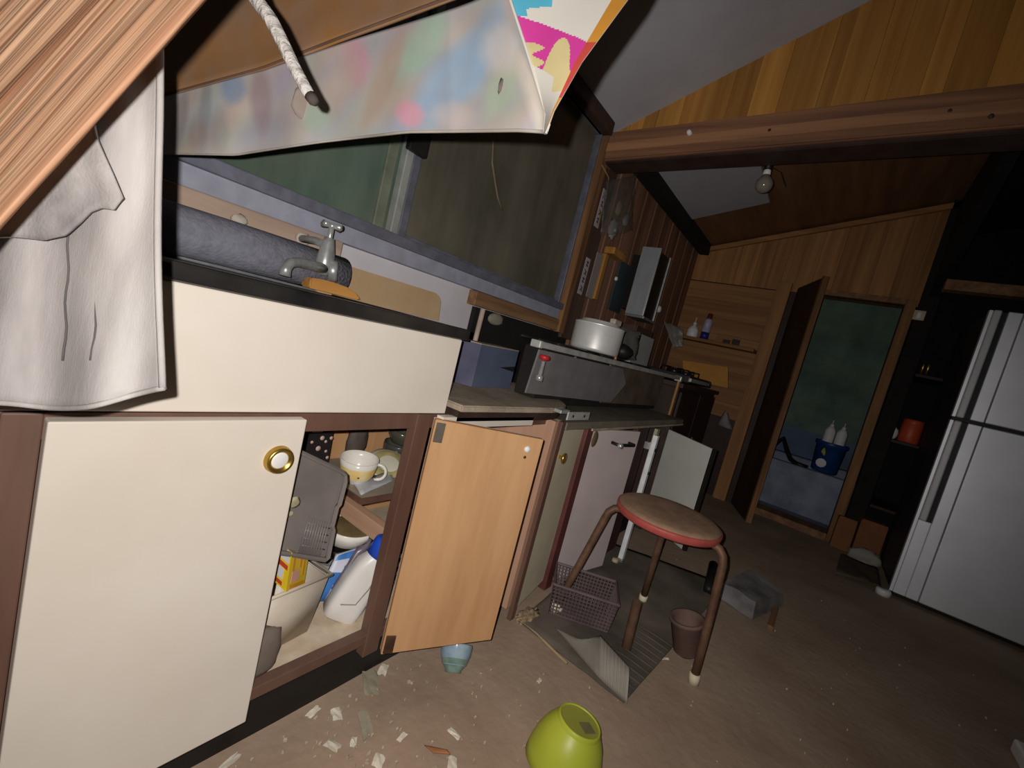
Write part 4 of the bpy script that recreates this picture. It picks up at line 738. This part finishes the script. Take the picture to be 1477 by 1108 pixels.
# paper scraps: the larger ones one by one, the crumbs together
scm = mat('scrap_paper', (226, 216, 196), .9, var=.12, scale=12, rnd=.18); scd = mat('grey_scrap', (166, 156, 134), .9, rnd=.15)
def scrap(px, py, w, h, rot, m, label):
    c0 = onZ(px, py, .004); ca, sa = math.cos(rot), math.sin(rot)
    def f(u, v): x_, y_ = (u - .5) * w, (v - .5) * h; k = random.uniform(.8, 1.1); return Vector((c0.x + (x_ * ca - y_ * sa) * k, c0.y + (x_ * sa + y_ * ca) * k, .003 + .005 * abs(noise.noise((px + u * 2, py + v * 2, 0)))))
    return tag(sheet('paper_scrap', [[f(j / 3, i / 3) for j in range(4)] for i in range(4)], .0015, m, None, False), label, 'scrap', 'paper scraps on the floor')
for a in ((535, 985, .07, .035, 1.0, scd, 'large grey green paper scrap beside the black toe kick'), (553, 965, .035, .02, .6, scm, 'curled paper scrap touching the large grey green one'), (485, 1030, .028, .018, 1.2, scm, 'upright white scrap below the toe kick'), (452, 1027, .03, .014, .3, scm, 'flat pale flake closest to the black toe kick'), (528, 1045, .022, .06, -.4, scd, 'long thin grey strip among the paper flakes'), (480, 1075, .016, .03, .4, scm, 'white rectangular scrap left of the green bowl'), (510, 1070, .02, .012, .9, scm, 'small pale flake beside the grey strip'), (580, 1063, .022, .01, .2, scm, 'thin pale flake between strip and peel'), (655, 1058, .03, .012, 1.6, scm, 'white flake above the orange peel strip'), (546, 1098, .026, .022, .5, scm, 'pale flake near the bottom edge of the picture'), (330, 1100, .04, .012, .2, scm, 'pale flake in the bottom left corner of the floor'), (652, 1102, .03, .02, .7, scm, 'pale scrap at the bottom edge left of the green bowl'), (778, 982, .018, .009, .1, scm, 'small white chip left of the turned mat corner'), (958, 950, .03, .009, -.7, scm, 'white chip at the mouth of the clay pot'), (1012, 895, .06, .008, .3, scd, 'thin straw strip beside the near stool leg')): scrap(*a)
tag(sheet('orange_peel', patch(onZ(612, 1075, .004), onZ(645, 1082, .006), onZ(650, 1088, .006), onZ(625, 1086, .004), 8, 3), .002, mat('peel', (168, 112, 74), .8)), 'curved orange peel strip left of the green bowl', 'peel')
tag(tube('pale_cord', [onZ(745, 892, .006), onZ(775, 915, .006), onZ(800, 940, .006), onZ(818, 957, .006)], .004, mat('cord_cream', (172, 150, 116), .9), seg=6), 'frayed cream cord along the edge of the ribbed mat', 'cord')
V = []; F = []
for i in range(190):
    if i < 120: px, py = random.gauss(520, 110), random.uniform(960, 1120)
    else: px, py = random.uniform(740, 1470), random.uniform(800, 1108)
    p = onZ(px, py, 0)
    if (p.y > .03 and p.x < 1.3) or p.x > 2.5 or (p.x > 1.05 and p.y > -.09): continue
    r = random.uniform(.0014, .004) * (1.5 if random.random() < .15 else 1); a = random.random() * 6; e = random.uniform(.3, 1); n = len(V)
    for k in range(4): b = a + k * 1.57 + random.uniform(-.3, .3); V.append((p.x + r * math.cos(b), p.y + r * e * math.sin(b), .001)); 
    for k in range(4): v = V[n + k]; V.append((v[0] + random.uniform(-.001, .001), v[1], .0035 + random.uniform(0, .003)))
    F += [(n + 4, n + 5, n + 6, n + 7)] + [(n + k, n + (k + 1) % 4, n + 4 + (k + 1) % 4, n + 4 + k) for k in range(4)]
cr = link('paper_crumbs', raw(V, F), None, None, mat('crumbs', (184, 168, 144), .9, var=.08, scale=4)); tag(cr, 'small pale paper crumbs strewn over the dirt floor', 'crumbs'); cr['kind'] = 'stuff'
# ================================================================== HANGING IN THE FOREGROUND
tw = thing('hanging_towel', 'dirty white towel hanging in front of the sink', 'towel', at(110, 585, .34))
twm = mat('dirty_towel', (200, 194, 190), .95, c2=(158, 151, 149), scale=9, stretch=(2.5, 2.5, .5), bump=.12, bscale=420)
def tpix(u, v):
    x = -60 + u * 296; yb = 585 - 4 * math.sin(u * 9) - (24 * max(0, (u - .62) / .38) ** 1.6); y = -40 + v * (yb + 40)
    x += 3 * math.sin(v * 7) * u - (6 * (1 - v) if u > .9 else 0)
    return at(x, y, .300 + .004 * math.sin(u * 14 + v * 2) + .004 * noise.noise((u * 5, v * 4, 2)) - .012 * (1 - v))
sheet('towel_cloth', [[tpix(j / 30, i / 40) for j in range(31)] for i in range(41)], .0022, twm, tw)
hem = [tpix(1, i / 40) - CF * .002 for i in range(41)]; tube('side_hem', hem, .0022, twm, tw, 6)
tube('bottom_hem', [tpix(j / 30, 1) - CF * .001 for j in range(31)], .0020, twm, tw, 6)
sew = mat('grey_stitch', (112, 106, 104), .9)
for x0, x1 in ((168, 132), (108, 92)): tube('stitch_line', [at(lerp(x0, x1, t) + 2 * math.sin(t * 30), lerp(120, 520, t), .2945) for t in [k / 24 for k in range(25)]], .0007, sew, tw, 4)
# upper fold of the towel, a sagging soiled flap
FB = [(0, 345), (.3, 342), (.5, 347), (.63, 340), (.72, 322), (.79, 306), (.86, 300), (.94, 303), (1, 286)]; FR = [(40, 100), (150, 128), (200, 140), (250, 163), (285, 178), (310, 178)]
def itp(tab, u):
    for (a, va), (b, vb) in zip(tab, tab[1:]):
        if u <= b: return va + (vb - va) * (u - a) / (b - a)
    return tab[-1][1]
def fpix(u, v):
    y = lerp(40, itp(FB, u), v); x = lerp(-50, itp(FR, y), u)
    return at(x, y, .287 - .010 * math.sin(math.pi * min(1, v)) * (.4 + .6 * u) - .006 * v * u + .002 * noise.noise((u * 6, v * 6, 5)))
sheet('folded_flap', [[fpix(j / 48, i / 30) for j in range(49)] for i in range(31)], .0025, mat('soiled_towel', (206, 200, 196), .95, c2=(136, 130, 130), scale=11, bump=.12, bscale=420), tw)
# the plank
pk_ = thing('wooden_plank', 'rough striped brown plank hanging close to the camera', 'plank', at(60, 130, .21))
e0, e1 = at(-110, 447, .196), at(420, -144, .206); pu = (e1 - e0); wdir = (at(-200, 10, .216) - at(130, 183, .196)); wdir = wdir - pu.normalized() * wdir.dot(pu.normalized()); wdir = wdir.normalized() * .15
pn = pu.cross(wdir).normalized()
if pn.dot(CF) < 0: pn = -pn
X3 = Matrix((( pu.normalized().x, wdir.normalized().x, pn.x, e0.x), (pu.normalized().y, wdir.normalized().y, pn.y, e0.y), (pu.normalized().z, wdir.normalized().z, pn.z, e0.z), (0, 0, 0, 1)))
plm = mat('striped_plank', (238, 190, 152), .7, c2=(164, 110, 80), scale=22, stretch=(.07, 6, 2), bump=.35, bscale=30, detail=3)
bm = bmesh.new(); NB = 60
g = [[X3 @ Vector((pu.length * j / 12, .15 * i / NB, .0012 * noise.noise((i * .9, j * .2, 0)))) for j in range(13)] for i in range(NB + 1)]
o = sheet('plank_face', g, .003, plm, pk_); me = o.data
lb = WM[pk_.name].inverted() @ X3
o.data.transform((WM[pk_.name].inverted() @ X3).inverted()); o.matrix_basis = lb; WM[o.name] = X3
ob_ = box('plank_core', (0, .022, .0018), (pu.length, .1495, .012), plm, pk_, .001, X=X3, Mw=X3)
# printed sheet: faded inside, vivid outside
cs = thing('printed_sheet', 'faded pastel patchwork cloth with a vivid pink printed side hanging above the sink', 'cloth', at(500, 210, .4))
def past(name):
    m = bpy.data.materials.new(name); m.use_nodes = True; n = m.node_tree.nodes; L = m.node_tree.links; b = n['Principled BSDF']
    at_ = n.new('ShaderNodeAttribute'); at_.attribute_name = 'print'; tc = n.new('ShaderNodeTexCoord')
    n2 = n.new('ShaderNodeTexNoise'); n2.inputs['Scale'].default_value = 16; n2.inputs['Detail'].default_value = 6; L.new(tc.outputs['Object'], n2.inputs['Vector'])
    r2 = n.new('ShaderNodeMapRange'); r2.inputs['From Min'].default_value = .45; r2.inputs['From Max'].default_value = .75; r2.inputs['To Max'].default_value = .35; L.new(n2.outputs['Fac'], r2.inputs['Value'])
    m3 = n.new('ShaderNodeMixRGB'); m3.inputs[2].default_value = lin((150, 136, 124)); L.new(r2.outputs[0], m3.inputs[0]); L.new(at_.outputs['Color'], m3.inputs[1]); L.new(m3.outputs[0], b.inputs['Base Color']); b.inputs['Roughness'].default_value = .8
    MATS[name] = m; return m
BLOBS = [(645, 95, 130, 24, 131, (150, 178, 205), .9), (600, 55, 60, 16, 125, (168, 192, 172), .8), (690, 125, 46, 16, 125, (178, 194, 170), .8), (515, 85, 16, 34, 10, (206, 150, 164), .8), (567, 163, 15, 18, 0, (222, 160, 176), .9), (545, 110, 70, 10, 115, (186, 164, 146), .7), (490, 120, 14, 50, 20, (190, 170, 158), .6),
         (345, 125, 17, 20, 15, (138, 152, 176), .9), (384, 140, 14, 44, 5, (162, 138, 144), .8), (262, 170, 10, 40, 12, (134, 130, 134), .7), (300, 160, 8, 50, 8, (140, 138, 140), .6), (285, 190, 10, 25, 10, (168, 146, 138), .6), (455, 165, 16, 22, 20, (166, 190, 172), .7), (420, 110, 12, 30, 25, (176, 166, 190), .6), (320, 190, 12, 30, 0, (150, 154, 150), .5), (765, 150, 30, 60, -15, (226, 216, 202), .9), (710, 60, 40, 26, 130, (214, 206, 202), .7), (620, 165, 24, 18, 0, (206, 190, 186), .6), (440, 60, 20, 30, 30, (190, 180, 186), .5)]
def print_col(x, y):
    h = noise.noise((x * .022 + y * .012, y * .018, 3.1)); h2 = noise.noise((x * .03 + y * .02, y * .012, 8.4)); c = Vector(lin((182, 175, 172))[:3]); c = Vector((c.x * (1 + .22 * h), c.y * (1 + .12 * h2), c.z * (1 - .2 * h)))
    for cx, cy, rx, ry, a, col_, k in BLOBS:
        a = math.radians(a); dx, dy = x - cx, y - cy; u = (dx * math.cos(a) + dy * math.sin(a)) / rx / 1.35; v = (-dx * math.sin(a) + dy * math.cos(a)) / ry / 1.45
        d = max(abs(u) + .5 * abs(v), abs(v) + .5 * abs(u)); t = max(0, min(1, (1.12 - d) / .55)); c = c.lerp(Vector(lin(col_)[:3]), t * k)
    return (*c, 1)
def interp(tab, u):
    for (a, va), (b, vb) in zip(tab, tab[1:]):
        if u <= b: t = (u - a) / (b - a); return va + (vb - va) * t
    return tab[-1][1]
top_t = [(235, 141), (380, 101), (490, 58), (650, -1), (760, -42)]; bot_t = [(235, 222), (340, 224), (450, 206), (560, 191), (700, 189), (784, 192)]
def dep(x): return interp([(200, .64), (450, .50), (650, .37), (790, .30)], x)
def spix(u, v):
    xb = 235 + u * 549; xt = 235 + u * 500; yt = interp(top_t, xt); yb = interp(bot_t, xb); x = lerp(xt, xb, v); y = lerp(yt, yb, v)
    x += u ** 4 * (interp([(-60, 715), (0, 736), (80, 762), (165, 788), (192, 786)], y) - x)
    return at(x, y, dep(x) + .006 * math.sin(u * 26 + v * 2) * (1 - .6 * u) * (.4 + .6 * v) + .003 * noise.noise((u * 9, v * 3, 1)))
GP = [[spix(j / 150, i / 40) for j in range(151)] for i in range(41)]
fs_ = sheet('faded_side', GP, .0016, past('pastel_patchwork'), cs)
ca_ = fs_.data.attributes.new('print', 'FLOAT_COLOR', 'POINT'); flat_ = [p for r in GP for p in r]
for k_ in range(len(flat_)):                                        # the motif in the cloth's own coordinates: along the hem, down from the top edge
    u_, v_ = (k_ % 151) / 150, (k_ // 151) / 40; xa = 235 + u_ * 549; c_ = print_col(xa, lerp(interp(top_t, xa), interp(bot_t, xa), v_))
    ca_.data[k_].color = c_; ca_.data[k_ + len(flat_)].color = c_
vm = [mat('print_cream', (216, 210, 200), .5, var=.04), mat('print_cyan', (96, 190, 220), .5), mat('print_magenta', (206, 66, 150), .45, c2=(190, 54, 136), scale=14), mat('print_orange', (216, 150, 60), .5), mat('print_red', (206, 80, 70), .5), mat('print_butter', (222, 204, 150), .5)]
def vpix(u, v):
    l = (interp([(-60, 715), (0, 736), (80, 762), (165, 788), (192, 786)], lerp(-60, 192, v)) - .5, lerp(-60, 192, v)); r = (interp([(-60, 940), (0, 906), (90, 840), (160, 800), (192, 788)], lerp(-60, 192, v)), lerp(-60, 192, v))
    x = lerp(l[0], r[0], u); return at(x, l[1] + (1 - abs(2 * u - 1)) * 2, .302 - .015 * math.sin(u * 1.5))
def vcol(i, j):
    v = i / 126; u = j / 72; y = -60 + 252 * v; x = 24 * u
    if u > .86: return 3 if y < 62 or y > 140 else 4
    if y < 15 - 20 * u: return 1 if u < .35 else 0
    if y < 22 + 45 * u: return 1 if u < .12 and y < 24 else 0
    if y < 92 + 36 * u: return 5 if (u < .18 + .1 * math.sin(y * .3) and y > 60) or (y > 78 + 25 * math.sin(u * 9)) else 2
    return 0 if u < .5 or y > 130 else 5
sheet('vivid_side', [[vpix(j / 72, i / 126) for j in range(73)] for i in range(127)], .0016, None, cs, True, vcol, vm)
tube('seam_edge', [vpix(0, i / 42) - CF * .001 for i in range(43)], .0012, vm[0], cs, 5); tube('lower_hem', [spix(j / 60, 1) - CF * .001 for j in range(61)], .0014, mat('hem_cream', (186, 176, 166), .9), cs, 5)
lump('dark_stain', at(728, 128, .334), (.006, .002, .008), mat('stain', (110, 98, 96), .9), cs, .5, 3, 2); lump('dark_stain', at(438, 150, .500), (.012, .002, .016), mat('soft_stain', (140, 126, 118), .95), cs, .4, 3, 2, 4)
# brown torn sheet above
bs = thing('brown_sheet', 'stained brown card sheet above the patchwork cloth', 'card', at(430, 60, .45))
brn = mat('stained_card', (146, 112, 86), .8, c2=(150, 104, 56), scale=16, dust=.15, detail=2)
def bpix(u, v):
    x = 225 + u * 580; yb = interp(top_t, x) + 3; y = lerp(-190, yb, v); return at(x, y, dep(x) + .012 + .008 * noise.noise((u * 7, v * 4, 8)))
sheet('card', [[bpix(j / 40, i / 20) for j in range(41)] for i in range(21)], .003, brn, bs)
tube('card_edge', [bpix(j / 40, .985) - CF * .002 for j in range(41)], .0015, mat('card_edge', (112, 84, 66), .9), bs, 5)
rp_ = thing('rope', 'white twisted cord with a dark frayed tip hanging by the towel', 'cord', at(455, 145, .28))
rpt = [at(352, -45, .285), at(370, 0, .284), at(392, 30, .282), at(408, 62, .281), at(424, 96, .28), at(440, 126, .28), at(447, 138, .28)]
tube('cord', rpt, [.0046, .0044, .0042, .0040, .0038, .0036, .0034], mat('white_cord', (218, 212, 206), .8, var=.14, scale=120, bump=.5, bscale=200), rp_, 12)
tube('frayed_tip', [rpt[-1], at(452, 145, .28), at(456, 149, .28)], [.0036, .0034, .0022], mat('tip_dark', (84, 74, 70), .9), rp_, 10)
tag(tube('pull_string', [onY(712, 190, .50), onY(710, 235, .50), onY(714, 262, .50), onY(718, 285, .50), onY(724, 302, .50)], .0035, mat('string_brown', (128, 110, 92), .9), seg=6), 'short brown string dangling before the dark window pane', 'string')
